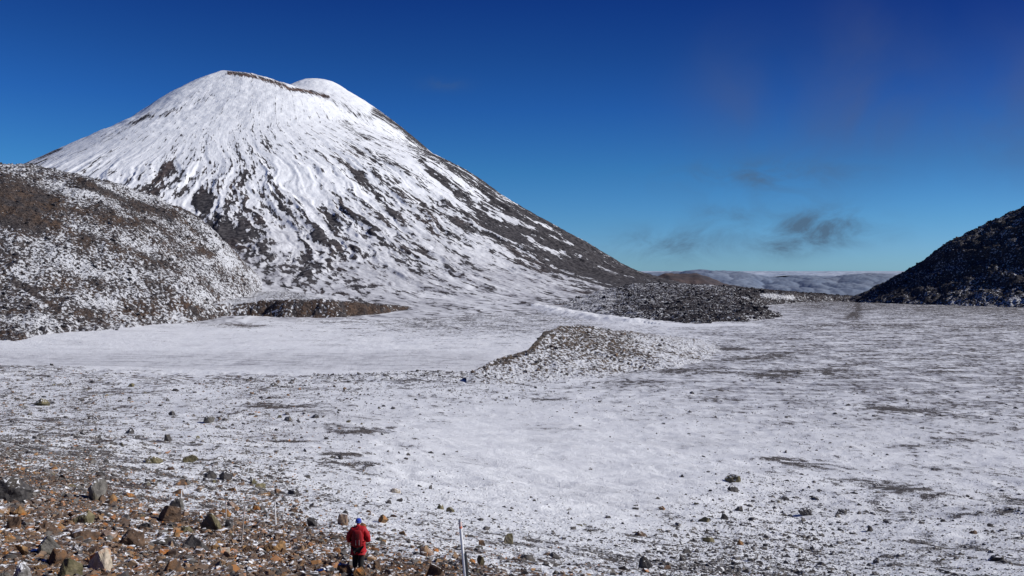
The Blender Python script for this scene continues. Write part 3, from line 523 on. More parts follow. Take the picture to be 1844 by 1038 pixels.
# photo column, base row, width, height, material, top taper, label
BIG = [
 (14, 908, 64, 48, DARK, .5, 'big dark pointed boulder above orange rubble at the far left edge'),
 (172, 903, 44, 44, GREY, .6, 'tall grey two-tone boulder standing among brown rubble'),
 (22, 960, 34, 30, BROWN, .8, 'rounded brown boulder beside the left edge, below an ochre block'),
 (28, 930, 30, 18, OCHRE, .9, 'flat ochre block under the big dark boulder'),
 (80, 960, 38, 25, BROWN, .8, 'rounded dark brown boulder behind the tilted grey boulder'),
 (80, 1000, 48, 46, GREY, .5, 'large tilted grey boulder with frost on its right side'),
 (143, 947, 42, 24, OLIVE, .6, 'grey-green slab resting on top of a pinkish slab'),
 (131, 962, 44, 20, PINK, .8, 'pinkish brown slab beneath the grey-green slab'),
 (146, 980, 64, 22, BROWN, .8, 'long flat brown slab behind the brightest orange and white boulder'),
 (190, 967, 38, 22, PINK, .8, 'grey-pink flat stone between the long slab and the brown boulder'),
 (232, 987, 54, 38, BROWN, .6, 'big brown boulder with an orange top, beside frosted twigs of ice'),
 (170, 1030, 62, 40, PALE, .6, 'brightest orange and white boulder at the lower left'),
 (122, 1040, 46, 38, OLIVE, .7, 'grey and yellow boulder left of the orange and white one'),
 (100, 1010, 38, 28, BROWN, .8, 'brown block in front of the tilted grey boulder'),
 (33, 1002, 26, 22, OCHRE, .7, 'small bright orange boulder left of the tilted grey one'),
 (30, 1046, 40, 40, FROST, .6, 'frost-coated boulder in the bottom left corner'),
 (68, 1018, 26, 17, OCHRE, .8, 'yellow stone just below the tilted grey boulder'),
 (201, 903, 18, 15, OCHRE, .9, 'small square yellow-orange stone right of the tall two-tone boulder'),
 (300, 938, 42, 34, BROWN, .5, 'brown pointed boulder leaning against a grey one'),
 (314, 918, 28, 22, GREY, .7, 'grey boulder behind the brown pointed boulder'),
 (378, 958, 46, 38, OLIVE, .4, 'arched olive-grey boulder with dark stripes, snow on its left'),
 (413, 953, 22, 18, DARK, .4, 'small dark pointed stone at the foot of a thin pole'),
 (346, 990, 66, 40, DARK, .45, 'wide dark brown wedge-shaped boulder left of the tallest thin pole'),
 (290, 982, 52, 24, DARK, .7, 'long dark boulder left of the wedge-shaped one'),
 (316, 968, 14, 14, OCHRE, .9, 'round orange stone lying on the long dark boulder'),
 (386, 1024, 32, 22, GREY, .6, 'grey block with a flat side, just below the wedge-shaped boulder'),
 (308, 1042, 34, 26, BROWN, .3, 'dark red-brown pyramid-shaped stone at the bottom edge'),
 (498, 1003, 46, 24, OCHRE, .8, 'flat orange slab left of the walker'),
 (442, 1000, 28, 17, BROWN, .6, 'dark red stone at the foot of the tallest thin pole'),
 (437, 987, 16, 9, OCHRE, .9, 'small yellow block against the tallest thin pole'),
 (402, 1006, 22, 15, PALE, .8, 'pale yellow block right of the wedge-shaped boulder'),
 (384, 986, 30, 15, OCHRE, .7, 'yellow-brown stone in front of the arched boulder'),
 (404, 868, 26, 18, DARK, .4, 'dark pointed rock where the brown rubble gives way to snow'),
 (376, 866, 24, 14, DARK, .7, 'dark low rock left of the dark pointed rock at the snow edge'),
 (230, 785, 18, 16, DARK, .6, 'angular dark grey boulder alone on the snowy stone field'),
 (340, 838, 30, 14, OLIVE, .7, 'low olive boulder at the middle of the left stone field'),
 (273, 843, 32, 13, OLIVE, .6, 'broad flat olive-grey rock left of the low olive boulder'),
 (71, 734, 26, 13, OLIVE, .6, 'yellow-grey boulder high on the stone field near the left edge'),
 (377, 765, 26, 13, GREY, .5, 'grey dome-shaped boulder on snow, highest large one in the stone field'),
 (300, 801, 14, 13, DARK, .8, 'upright dark stone on the snow between two larger boulders'),
 (308, 752, 14, 9, DARK, .4, 'small dark cone-shaped rock left of the grey dome-shaped boulder'),
 (518, 761, 17, 9, GREY, .6, 'round grey rock on clean snow right of the stone field'),
 (567, 757, 16, 7, DARK, .5, 'low dark rock on clean snow, right of the round grey rock'),
 (527, 895, 24, 14, DARK, .5, 'dark hooked rock on snow above the flat orange slab'),
 (613, 833, 13, 9, DARK, .5, 'little dark rock on the snow straight above the walker'),
 (617, 945, 24, 32, PINK, .45, 'tall leaning pinkish stone just left of the walker'),
 (560, 945, 20, 15, DARK, .5, 'dark split rock left of the tall leaning stone'),
 (776, 883, 12, 8, DARK, .6, 'lone dark rock on clean snow above the marker pole'),
 (699, 910, 12, 10, DARK, .8, 'dark round rock on the snow right of the blue hat'),
 (712, 890, 22, 7, PALE, .7, 'flat light brown stone on snow above the dark round rock'),
 (792, 918, 15, 9, OLIVE, .6, 'olive rock, left one of a pair above the marker pole'),
 (811, 923, 18, 11, OLIVE, .5, 'olive rock, right one of a pair above the marker pole'),
 (689, 946, 22, 15, OCHRE, .7, 'orange-brown rock right of the walker at hat height'),
 (914, 980, 22, 20, OLIVE, .6, 'tallest grey-green boulder right of the marker pole'),
 (868, 984, 16, 12, BROWN, .8, 'squat brown rock between the marker pole and the grey-green boulder'),
 (950, 1009, 42, 17, DARK, .5, 'broad dark heaped rock below the tallest grey-green boulder'),
 (998, 1006, 24, 13, DARK, .5, 'dark rock right of the broad heaped rock'),
 (849, 1018, 17, 15, OCHRE, .8, 'rusty red stone touching the right side of the marker pole'),
 (864, 1022, 16, 18, OLIVE, .8, 'tan upright stone beside the rusty red stone'),
 (785, 1042, 40, 27, BROWN, .7, 'large red-brown boulder at the bottom edge left of the marker pole'),
 (768, 1002, 34, 20, PINK, .7, 'tan flat-topped boulder between the walker and the marker pole'),
 (1163, 1027, 30, 26, DARK, .4, 'dark split boulder at the bottom, right of centre'),
 (1000, 1036, 22, 14, GREY, .6, 'pale grey stone near the bottom edge below the dark rocks'),
 (1095, 940, 12, 6, DARK, .6, 'small flat dark rock on snow in the lower middle'),
 (1145, 923, 14, 7, DARK, .4, 'dark ridge-like rock on snow in the lower middle'),
 (1192, 927, 14, 6, BROWN, .5, 'brown flat rock on snow right of the ridge-like rock'),
 (1155, 972, 26, 9, BROWN, .6, 'long brown and dark rock above the dark split boulder'),
 (1063, 848, 10, 4, DARK, .6, 'tiny lone dark rock on the bare white snow of the middle'),
 (1322, 876, 30, 13, OLIVE, .7, 'largest olive boulder on the snow, upper one of two'),
 (1321, 892, 28, 14, DARK, .5, 'dark snow-splashed boulder just below the largest olive boulder'),
 (1412, 908, 22, 6, DARK, .5, 'thin flat dark rock right of the snow-splashed boulder'),
 (1450, 931, 26, 13, DARK, .8, 'smooth dark oval boulder on snow'),
 (1334, 927, 18, 11, DARK, .4, 'brown-black rock below the two stacked-looking boulders'),
 (1306, 944, 16, 12, DARK, .7, 'square dark rock with a small one at its right'),
 (1270, 948, 22, 10, OLIVE, .5, 'grey low rock left of the square dark rock'),
 (1334, 988, 13, 12, OCHRE, .7, 'single orange stone in the grey scree right of centre'),
 (1278, 981, 24, 11, OLIVE, .7, 'olive and dark rock left of the single orange stone'),
 (1517, 934, 24, 9, DARK, .4, 'jagged dark rock casting a blue shadow on the snow'),
 (1228, 1012, 17, 13, DARK, .6, 'dark block near the bottom below the olive and dark rock'),
 (1568, 964, 15, 11, DARK, .4, 'snowy jagged rock beside a deep blue shadow'),
 (1238, 998, 20, 9, DARK, .6, 'flat dark rock near the bottom with gravel around it'),
 (1800, 1018, 30, 10, DARK, .5, 'long dark rock in the scree band at the lower right'),
 (1754, 971, 16, 7, BROWN, .5, 'small brown-grey rock above the scree band at the lower right'),
 (622, 1037, 34, 24, BROWN, .6, 'brown stone hiding the left shin of the walker'),
 (648, 1040, 26, 17, OCHRE, .7, 'orange stone right in front of the feet of the walker'),
 (672, 1034, 28, 22, BROWN, .6, 'rust-brown stone at the right foot of the walker'),
]
for i, (px, py, w, h, m, tp, lab) in enumerate(BIG):
    Yb = ground_at(px, min(py, 1046) if py < 1047 else py); k = Yb/F; W_, H_ = w*k, h*k
    x = wx(px, Yb); yb = Yb + W_*.25
    bm = hull(100+i, W_, W_*.85, H_*1.22, 13, tp, 3 if w > 18 else 2, .03)
    o = bm_obj('boulder' if w > 17 else 'rock', bm, m); o.location = (x, yb, ground_z(np.array(x), np.array(yb)).item() - H_*.18)
    o.rotation_euler = (random.uniform(-.08, .08), random.uniform(-.12, .12), random.uniform(-.5, .5)); tag(o, lab, 'boulder' if w > 17 else 'rock')

# ---- 200 more stones one can pick out, copied from a few stones
protos = [bm_obj('stone', hull(400+k, 1, random.Random(k).uniform(.7, 1), random.Random(k+9).uniform(.5, .8), 12, random.Random(k+5).uniform(.5, .9), 2, .04), GREY) for k in range(9)]
zones = [ # px range, row range, count, size range, materials, name, label, group
 (5, 560, 870, 1036, 110, 12, 30, [BROWN, BROWN, OCHRE, PINK, OLIVE, GREY, DARK], 'stone', 'brown, grey or orange stone, one of many packed in the rubble slope at lower left', 'stones in the brown rubble slope'),
 (560, 900, 960, 1034, 30, 11, 22, [BROWN, OCHRE, OLIVE, GREY], 'stone', 'brown or grey stone in the rubble around the walker and marker pole', 'stones around the walker'),
 (5, 330, 690, 880, 40, 8, 16, [DARK, OLIVE, DARK, GREY], 'stone', 'dark grey stone scattered on the snowy stone field at the left', 'stones on the snowy field'),
 (330, 800, 720, 900, 30, 6, 11, [DARK, DARK, OLIVE], 'stone', 'small dark stone dotted on thin snow below the moraine', 'stones below the moraine'),
 (880, 1800, 900, 1034, 35, 8, 14, [DARK, DARK, OLIVE, GREY], 'stone', 'grey stone in the snow-dusted scree at the lower right', 'stones in the grey scree')]
first = {}; rz = random.Random(5); used_labels = set()
HUE = {'grey_stone': 'grey', 'dark_stone': 'dark', 'brown_stone': 'brown', 'ochre_stone': 'orange', 'olive_stone': 'olive', 'pinkish_stone': 'pinkish', 'pale_orange_stone': 'pale'}
SHORT = []
for b_ in BIG:
    t = b_[6].split(',')[0].split()
    for stop in ('standing', 'beside', 'lying', 'behind', 'above', 'under', 'resting', 'in', 'at', 'on', 'left', 'right', 'between', 'near', 'below', 'casting', 'touching', 'alone', 'leaning', 'against', 'highest', 'just', 'where', 'high', 'hiding', 'beneath', 'straight', 'with', 'dotted'):
        if stop in t[2:]: t = t[:2 + t[2:].index(stop)]
    SHORT.append((b_[0], b_[1] - b_[3]/2, ' '.join(t[:7])))
names = [x_[2] for x_ in SHORT]; SHORT = [x_ for x_ in SHORT if names.count(x_[2]) == 1] + [(645, 985, 'walker in red'), (840, 1000, 'white marker pole')]
def describe(px, py, spx, hue):
    size = 'large' if spx > 20 else 'medium-sized' if spx > 14 else 'small' if spx > 9 else 'tiny'
    for (bx_, by_, nm_) in sorted(SHORT, key=lambda q_: math.hypot(q_[0]-px, (q_[1]-py)*1.6))[:7]:
        dx_, dy_ = px-bx_, (py-by_)*1.6; near = 'just ' if math.hypot(dx_, dy_) < 34 else ''
        if abs(dx_) > 2.2*abs(dy_): rel = 'right of' if dx_ > 0 else 'left of'
        elif abs(dy_) > 2.2*abs(dx_): rel = 'below' if dy_ > 0 else 'above'
        else: rel = ('below' if dy_ > 0 else 'above') + ' and ' + ('right of' if dx_ > 0 else 'left of')
        L_ = f'{size} {hue} stone {near}{rel} the {nm_}'
        if L_ not in used_labels: used_labels.add(L_); return L_
    return L_
for (x0, x1, y0, y1, n, s0, s1, ms, nm, lab, grp) in zones:
    for k in range(n):
        px, py = rz.uniform(x0, x1), rz.uniform(y0, y1)
        if 600 < px < 690 and py > 1000: py = 985
        Yb = ground_at(px, py); s = (s0 + (s1-s0)*rz.random()**2)/F*Yb; pi = rz.randrange(len(protos))
        if pi in first: o = protos[pi].copy(); C.objects.link(o)
        else: o = protos[pi]; first[pi] = 1
        o.material_slots[0].link = 'OBJECT'; mm = rz.choice(ms); o.material_slots[0].material = mm; lab = describe(px, py, s*F/Yb, HUE[mm.name])
        x = wx(px, Yb); o.location = (x, Yb, ground_z(np.array(x), np.array(Yb)).item() - s*.2); o.scale = (s*rz.uniform(.9, 1.3), s*rz.uniform(.8, 1.1), s*rz.uniform(.75, 1.15))
        o.rotation_euler = (rz.uniform(-.3, .3), rz.uniform(-.3, .3), rz.uniform(0, 6.28)); tag(o, lab, 'stone', grp)

# ---- uncountable rubble as meshes of small stones
M_rub, g = new_mat('rubble_stone'); ob = g.new('ShaderNodeTexCoord').outputs['Object']; tn = g.attr('tone'); wm = g.attr('warm')
n1 = g.noise(ob, 5, 5, .65); c = g.mix(tn, (.045, .042, .045), (.20, .185, .17)); wr = g.new('ShaderNodeValToRGB'); g.put(wr.inputs[0], tn)
E = [(0, (.045, .028, .022)), (.35, (.11, .065, .042)), (.62, (.19, .125, .085)), (.85, (.32, .18, .075)), (1, (.40, .15, .035))]
while len(wr.color_ramp.elements) < 5: wr.color_ramp.elements.new(.5)
for e, (p_, c_) in zip(wr.color_ramp.elements, E): e.position = p_; e.color = (*c_, 1)
c = g.mix(wm, c, wr.outputs[0]); c = g.mix(g.math('MULTIPLY', g.sstep(n1, .4, .7), .4), c, (.05, .04, .036))
geo = g.new('ShaderNodeNewGeometry'); sp = g.new('ShaderNodeSeparateXYZ'); g.put(sp.inputs[0], geo.outputs['Normal'])
c = g.mix(g.sstep(g.math('ADD', sp.outputs[2], g.math('MULTIPLY', g.math('SUBTRACT', g.noise(ob, 1.7, 6, .7), .5), 3)), .95, 1.2), c, SNOW); principled(g, c, .9, n1, .5, .03, .15)
def stones(name, mat, x, y, z, s, tone, warm, flat=.7, seed=1, label=None):
    rr = np.random.RandomState(seed); V, Fc, T, Wm = [], [], [], []; off = 0; N = len(x); var = rr.randint(0, 10, N)
    for k in range(10):
        bm = hull(700+k+seed*13, 1, .9, .8, 11, .8); bmesh.ops.triangulate(bm, faces=bm.faces); bm.verts.index_update()
        vs = np.array([v.co[:] for v in bm.verts]) - (0, 0, .2); fs = np.array([[v.index for v in f.verts] for f in bm.faces]); bm.free()
        m = np.where(var == k)[0]
        if not len(m): continue
        a = rr.rand(len(m))*6.28; b = rr.randn(len(m))*.35; ca, sa, cb, sb = np.cos(a), np.sin(a), np.cos(b), np.sin(b)
        sx = s[m]*rr.uniform(.8, 1.35, len(m)); sy = s[m]*rr.uniform(.7, 1.1, len(m)); sz = s[m]*flat*rr.uniform(.6, 1.25, len(m))
        p = vs[None] * np.stack([sx, sy, sz], -1)[:, None]; X0 = p[..., 0]*cb[:, None] - p[..., 2]*sb[:, None]; Z0 = p[..., 0]*sb[:, None] + p[..., 2]*cb[:, None]
        q = np.stack([X0*ca[:, None] - p[..., 1]*sa[:, None] + x[m][:, None], X0*sa[:, None] + p[..., 1]*ca[:, None] + y[m][:, None], Z0 + z[m][:, None]], -1)
        V.append(q.reshape(-1, 3)); Fc.append((fs[None] + (np.arange(len(m))*len(vs))[:, None, None]).reshape(-1, 3) + off); off += len(m)*len(vs)
        T.append(np.repeat(tone[m], len(vs))); Wm.append(np.repeat(warm[m], len(vs)))
    V = np.concatenate(V).astype(np.float32); Fc = np.concatenate(Fc).astype(np.int32); me = bpy.data.meshes.new(name)
    me.vertices.add(len(V)); me.vertices.foreach_set('co', V.ravel()); me.loops.add(len(Fc)*3); me.loops.foreach_set('vertex_index', Fc.ravel()); me.polygons.add(len(Fc)); me.polygons.foreach_set('loop_start', np.arange(0, len(Fc)*3, 3, dtype=np.int32)); me.update(calc_edges=True)
    for nm, v in (('tone', np.concatenate(T)), ('warm', np.concatenate(Wm))): at = me.attributes.new(nm, 'FLOAT', 'POINT'); at.data.foreach_set('value', v.astype(np.float32))
    me.polygons.foreach_set('use_smooth', np.zeros(len(me.polygons), bool)); me.materials.append(mat); o = bpy.data.objects.new(name, me); C.objects.link(o); stuff(o)
    if label: o['label'] = label
    return o
def pick(P, Y, Wt, n, seed):
    rr = np.random.RandomState(seed); w = np.clip(Wt, 0, None).ravel(); cs = np.cumsum(w); i = np.searchsorted(cs, rr.rand(n)*cs[-1]); i = np.clip(i, 0, len(w)-1)
    px = P.ravel()[i] + rr.uniform(-3, 3, n); Yy = Y.ravel()[i]*np.exp(rr.uniform(-.006, .006, n)); return px, Yy, rr
# near slope
P, Yg = np.meshgrid(np.arange(-160, 2010, 6.), np.exp(np.linspace(math.log(17), math.log(500), 300)))
zz = ground_z(wx(P, Yg), Yg, False); PYg = topy(Yg, zz); dpy = np.abs(np.gradient(PYg, axis=0))
clump = .35 + 1.1*ss(fbm(wx(P, Yg)/9/(Yg/40), Yg/6/(Yg/40), 4, .55, 401), -.35, .5)
W1 = dpy * np.maximum(COV(P, Yg) - .05, 0)**1.35 * clump * (1 - lake_mask(P, Yg)) * (1 - ss(P, 1000, 1200)*ss(Yg, 150, 240)*.9) * (1-ss(P, 900, 1100)*ss(Yg, 350, 420)*.7)
px, Yy, rr = pick(P, Yg, W1, 180000, 3); s = 2.5*np.power(rr.uniform(.004, 1, len(px)), -1/2.5); s = np.clip(s, 0, 15)*np.interp(Yy, [20, 30, 60, 200, 450], [2.0, 1.7, 1.1, .75, .62])
keepn = ~((px > 606) & (px < 684) & (Yy < 25.6) & (Yy > 23) & (s > 9)); px, Yy, s = px[keepn], Yy[keepn], s[keepn]
s = s/F*Yy; x = wx(px, Yy); wmap = np.clip(1.05 - ss(Yy, 28, 110)*.85 - ss(px, 450, 1150)*.5, 0, 1); warm = (rr.rand(len(px)) < wmap*.85)*rr.uniform(.45, 1, len(px)); tone = np.clip(rr.beta(1.7, 2.0, len(px))*1.2, 0, 1)*np.where(warm > 0, 1, .8)
stones('rubble', M_rub, x, Yy, ground_z(x, Yy) - s*.05, s, tone, warm, .68, 2, 'loose brown, orange and grey rubble lying on snow down the near slope')
# blocks on mound, moraine, lava flow, left hill
px, Yy, rr = pick(*np.meshgrid(np.linspace(850, 1250, 200), np.linspace(400, 660, 200)), 1.0*np.ones((200, 200)), 9000, 5); x = wx(px, Yy); z, q, sg, t = mound_z(x, Yy); hi2 = z - ground_z(x, Yy); k = (hi2 > .2) & (q < .92) & (rr.rand(len(px)) < np.clip(1.0 - q, .1, 1)*np.clip((1200-px)/120, .12, 1)); s = np.clip(.55*np.power(rr.rand(len(px)), -1/2.6), 0, 3.2)
stones('mound_rubble', M_rub, x[k], Yy[k], z[k]+np.clip(ground_z(x[k], Yy[k]), -1, 1.5)*.8, s[k], rr.beta(1.5, 2.2, k.sum()), (rr.rand(k.sum()) < .35)*.6, .7, 3, 'loose stones covering the mound beside the frozen lake')
rt = np.random.RandomState(15); px = np.r_[rt.normal(775, 28, 260), rt.uniform(560, 870, 420)]; Yy = np.r_[rt.normal(442, 7, 260), 430 + rt.normal(0, 9, 420)]; x = wx(px, Yy); s = np.clip(.5*np.power(rt.rand(len(px)), -1/2.4), 0, 2.6)
stones('moraine_rubble', M_rub, x, Yy, ground_z(x, Yy) - s*.05, s, rt.beta(1.2, 3, len(px)), 0*s, .7, 7, 'dark stones along the low ridge between the frozen lake and the near snow')
px, Yy, rr = pick(*np.meshgrid(np.linspace(870, 1570, 300), np.exp(np.linspace(math.log(850), math.log(1900), 300))), np.ones((300, 300)), 22000, 6); x = wx(px, Yy); z, q = lava_z(x, Yy); k = (q > 0) & (z > ground_z(x, Yy)) & (rr.rand(len(px)) < np.where(px < 1110, .12, .9)); s = np.clip(1.5*np.power(rr.rand(len(px)), -1/2.8), 0, 8)
k &= ~((px > 1360) & (px < 1440) & (topy(Yy, z) < 540) & (topy(Yy, z) > 528))
M_blk, g = new_mat('lava_block'); ob = g.new('ShaderNodeTexCoord').outputs['Object']; c = g.mix(g.attr('tone'), (.020, .020, .026), (.068, .06, .062)); geo = g.new('ShaderNodeNewGeometry'); sp = g.new('ShaderNodeSeparateXYZ'); g.put(sp.inputs[0], geo.outputs['Normal'])
c = g.mix(g.sstep(g.math('ADD', sp.outputs[2], g.math('MULTIPLY', g.math('SUBTRACT', g.noise(ob, .35, 6, .7), .5), 3.0)), .98, 1.25), c, SNOW); principled(g, c, .9, g.noise(ob, .8, 6, .6), .6, .5, .15)
stones('lava_rubble', M_blk, x[k], Yy[k], z[k] + s[k]*.05, s[k], rr.beta(1.5, 2, k.sum()), 0*s[k], .75, 4, 'dark snow-dusted blocks heaped over the old lava flow')
px, Yy, rr = pick(*np.meshgrid(np.linspace(-60, 450, 300), np.linspace(600, 1160, 300)), np.ones((300, 300)), 16000, 7); x = wx(px, Yy); z = hill_z(x, Yy); k = z > ground_z(x, Yy) + .5; s = np.clip(1.0*np.power(rr.rand(len(px)), -1/2.6), 0, 6)
stones('hill_rubble', M_blk, x[k], Yy[k], z[k] - s[k]*.05, s[k], rr.beta(1.8, 1.6, k.sum()), 0*s[k], .7, 5, 'dark rocks dotting the snowy scrub hill at the left')
px, Yy, rr = pick(*np.meshgrid(np.linspace(1540, 1980, 200), np.linspace(1150, 1560, 200)), np.ones((200, 200)), 7000, 8); x = wx(px, Yy); z = right_z(x, Yy); k = z > ground_z(x, Yy) + .3; s = np.clip(1.3*np.power(rr.rand(len(px)), -1/2.4), 0, 9)
stones('crag_rubble', M_blk, x[k], Yy[k], z[k] - s[k]*.1, s[k], rr.beta(1.2, 2.5, k.sum()), 0*s[k], .9, 6, 'dark crags and blocks on the shaded hill at the right')

# ---- marker poles
def simple_mat(name, col, rough=.6, metal=0.0, nscale=30, amp=.25):
    m, g = new_mat(name); ob = g.new('ShaderNodeTexCoord').outputs['Object']; n = g.noise(ob, nscale, 5, .6)
    b = principled(g, g.mix(g.math('MULTIPLY', n, amp*2), col, tuple(c*.55 for c in col)), rough, n, .25, .01, .3); b.inputs['Metallic'].default_value = metal; return m
PLAST = simple_mat('weathered_white_pole', (.85, .85, .86)); ORANGE = simple_mat('orange_band', (.72, .22, .14)); STEEL = simple_mat('dark_steel_stake', (.07, .075, .08), .45, .6); FADE = simple_mat('faded_pink_band', (.72, .56, .54)); WOOD = simple_mat('pale_stick', (.42, .37, .34)); BCAP = simple_mat('pole_cap', (.5, .5, .52))
def tube(bm, p0, p1, r0, r1, seg=12):
    p0, p1 = Vector(p0), Vector(p1); ax = (p1-p0).normalized(); q = ax.to_track_quat('Z', 'Y'); rings = []
    for p, r_ in ((p0, r0), (p0.lerp(p1, .33), r0*.67+r1*.33), (p0.lerp(p1, .66), r0*.34+r1*.66), (p1, r1)): rings.append([bm.verts.new(p + q @ Vector((r_*math.cos(a), r_*math.sin(a), 0))) for a in np.linspace(0, 2*math.pi, seg, endpoint=False)])
    for A, B in zip(rings, rings[1:]):
        for i in range(seg): bm.faces.new((A[i], A[(i+1) % seg], B[(i+1) % seg], B[i]))
    bm.faces.new(rings[0][::-1]); bm.faces.new(rings[-1])
def empty(name, loc): o = bpy.data.objects.new(name, None); C.objects.link(o); o.location = loc; return o
Yp = 10.0; top = Vector((wx(828, Yp), Yp, wz(935, Yp))); gz = ground_z(np.array(wx(846, Yp)), np.array(Yp)).item(); bx = wx(828 + (topy(Yp, gz)-935)*.098, Yp); base = Vector((bx, Yp+.02, gz-.15)); pr = empty('marker_pole', (bx, Yp, gz)); L0 = Vector((bx, Yp, gz))
tag(pr, 'tall white snow pole with small orange band bolted to a dark stake, nearest pole', 'marker pole')
def seg(t0, t1, r, name, m, par):
    bm = bmesh.new(); tube(bm, base.lerp(top, t0)-L0, base.lerp(top, t1)-L0, r, r); return bm_obj(name, bm, m, par, False)
sh = seg(0, .985, .0185, 'pole_shaft', PLAST, pr); seg(.985, 1.0, .0195, 'pole_cap', BCAP, pr); seg(.944, .957, .0200, 'reflective_band', ORANGE, pr); seg(.957, .984, .0195, 'faded_band', FADE, pr)
bm = bmesh.new(); ax = (top-base).normalized(); off = Vector((.032, .004, 0)); a0 = base-L0+off; a1 = base-L0+off + ax*((top-base).length*.80 - .0)
zt = wz(996, Yp); tt_ = (zt-base.z)/(top.z-base.z); a1 = base.lerp(top, tt_)-L0+off*.9
for k in range(3): d_ = Vector((math.cos(k*2.094+.5), math.sin(k*2.094+.5), 0))*.011; tube(bm, a0+d_, a1+d_, .0075, .0075, 6)
tube(bm, a0, a1, .008, .008, 6); bm_obj('stake', bm, STEEL, pr)
for (xb, yb, xt, yt, lab, band) in ((434, 984, 441, 911, 'tallest thin stick pole, tilted right, rising behind a yellow block', 1), (407, 940, 407, 901, 'short thin pole standing behind the small dark pointed stone', 1), (326, 912, 327, 883, 'thinnest short pole behind the brown pointed boulder', 0), (497, 944, 495, 903, 'faint reddish stick standing in rubble beyond the walker', 0)):
    Yb = ground_at(xb, yb); z0 = ground_z(np.array(wx(xb, Yb)), np.array(Yb)).item(); l0 = Vector((wx(xb, Yb), Yb, z0)); t_ = Vector((wx(xt, Yb), Yb, wz(yt, Yb))); r_ = empty('marker_stick', l0); tag(r_, lab, 'marker stick')
    rad = 1.25/F*Yb; bm = bmesh.new(); tube(bm, (0, 0, -.15), t_-l0, rad*1.1, rad*.8, 8); bm_obj('stick', bm, WOOD if band else PLAST, r_)
    if band: bm = bmesh.new(); tube(bm, (t_-l0)*.80, (t_-l0)*.86, rad*1.25, rad*1.25, 8); bm_obj('reflective_band', bm, FADE, r_)

# ---- the walker
def skin(name, pts, edges, rad, sub=2):
    me = bpy.data.meshes.new(name); me.from_pydata(pts, edges, []); o = bpy.data.objects.new(name, me); C.objects.link(o)
    o.modifiers.new('s', 'SKIN').use_smooth_shade = True; o.modifiers.new('u', 'SUBSURF').levels = sub
    for v, r_ in zip(me.skin_vertices[0].data, rad): v.radius = r_ if isinstance(r_, tuple) else (r_, r_)
    me.skin_vertices[0].data[0].use_root = True; bpy.context.view_layer.update()
    dg = bpy.context.evaluated_depsgraph_get(); m2 = bpy.data.meshes.new_from_object(o.evaluated_get(dg)); bm = bmesh.new(); bm.from_mesh(m2); bpy.data.objects.remove(o); return bm
SKIN = simple_mat('skin', (.5, .3, .22), .6); RED = simple_mat('red_jacket', (.44, .012, .02), .65, 0, 7, .3); RED2 = simple_mat('dark_red_backpack', (.28, .010, .016), .7, 0, 9, .35); BLK = simple_mat('black_trousers', (.018, .018, .02), .8); BLUE = simple_mat('blue_knit_hat', (.02, .06, .42), .9, 0, 60, .3); CORD = simple_mat('black_cord', (.02, .02, .022)); GRS = simple_mat('grey_strip', (.35, .34, .35)); BOOT = simple_mat('brown_boots', (.09, .055, .035))
Yp = 26.0; xp = wx(645, Yp); zp = wz(932, Yp) - 1.80; 
def limb_pts(g_): pass
body_p = [(0, 0, .96), (0, .01, 1.16), (0, .01, 1.38), (0, .02, 1.50), (0, .045, 1.57), (0, .05, 1.66), (0, .04, 1.735),
          (-.17, .01, 1.42), (-.27, .0, 1.17), (-.23, .17, 1.02), (-.21, .24, 1.0), (.17, .01, 1.42), (.28, .0, 1.17), (.24, .16, 1.01), (.22, .23, .99),
          (-.095, .0, .90), (-.11, .10, .50), (-.115, .04, .10), (-.12, .17, .05), (.095, 0, .90), (.10, -.02, .48), (.105, -.14, .10), (.11, -.02, .05)]
be = [(0, 1), (1, 2), (2, 3), (3, 4), (4, 5), (5, 6), (2, 7), (7, 8), (8, 9), (9, 10), (2, 11), (11, 12), (12, 13), (13, 14), (0, 15), (15, 16), (16, 17), (17, 18), (0, 19), (19, 20), (20, 21), (21, 22)]
br = [(.15, .11), (.14, .10), (.16, .11), .055, .06, (.078, .095), (.06, .07), .06, .042, .03, (.038, .02), .06, .042, .03, (.038, .02), .085, .058, .042, (.045, .035), .085, .058, .042, (.045, .035)]
bm = skin('b', body_p, be, br)
def add(bm, other): me = bpy.data.meshes.new('t'); other.to_mesh(me); other.free(); bm.from_mesh(me); bpy.data.meshes.remove(me)
for sx in (-1, 1):
    hx, hy, hz = sx*.215, .24, 1.0
    for i, (dx_, ln) in enumerate(((-.027, .062), (-.009, .075), (.009, .07), (.027, .055))): add(bm, skin('f', [(hx+dx_, hy, hz), (hx+dx_-sx*.012, hy+ln*.55, hz-.004), (hx+dx_-sx*.03, hy+ln*.9, hz-.02)], [(0, 1), (1, 2)], [.0095, .0085, .007], 1))
    add(bm, skin('t', [(hx-sx*.03, hy-.03, hz), (hx-sx*.05, hy, hz+.005), (hx-sx*.055, hy+.025, hz-.004)], [(0, 1), (1, 2)], [.011, .0095, .008], 1))
    add(bm, skin('e', [(sx*.078, .045, 1.655), (sx*.086, .035, 1.68)], [(0, 1)], [(.008, .016), (.007, .014)], 1))      # ears
    e_ = bmesh.new(); bmesh.ops.create_uvsphere(e_, u_segments=8, v_segments=6, radius=.012); bmesh.ops.translate(e_, verts=e_.verts, vec=(sx*.032, .132, 1.67)); add(bm, e_)
add(bm, skin('n', [(0, .135, 1.675), (0, .158, 1.645)], [(0, 1)], [.008, .014], 1)); add(bm, skin('m', [(-.022, .132, 1.612), (.022, .132, 1.612)], [(0, 1)], [.006, .006], 1))
body = bm_obj('person', bm, SKIN, None, True); body.location = (xp, Yp, zp); body.scale = (.94, .95, .99); tag(body, 'person in red jacket and blue hat walking downhill away, backpack on back', 'person')
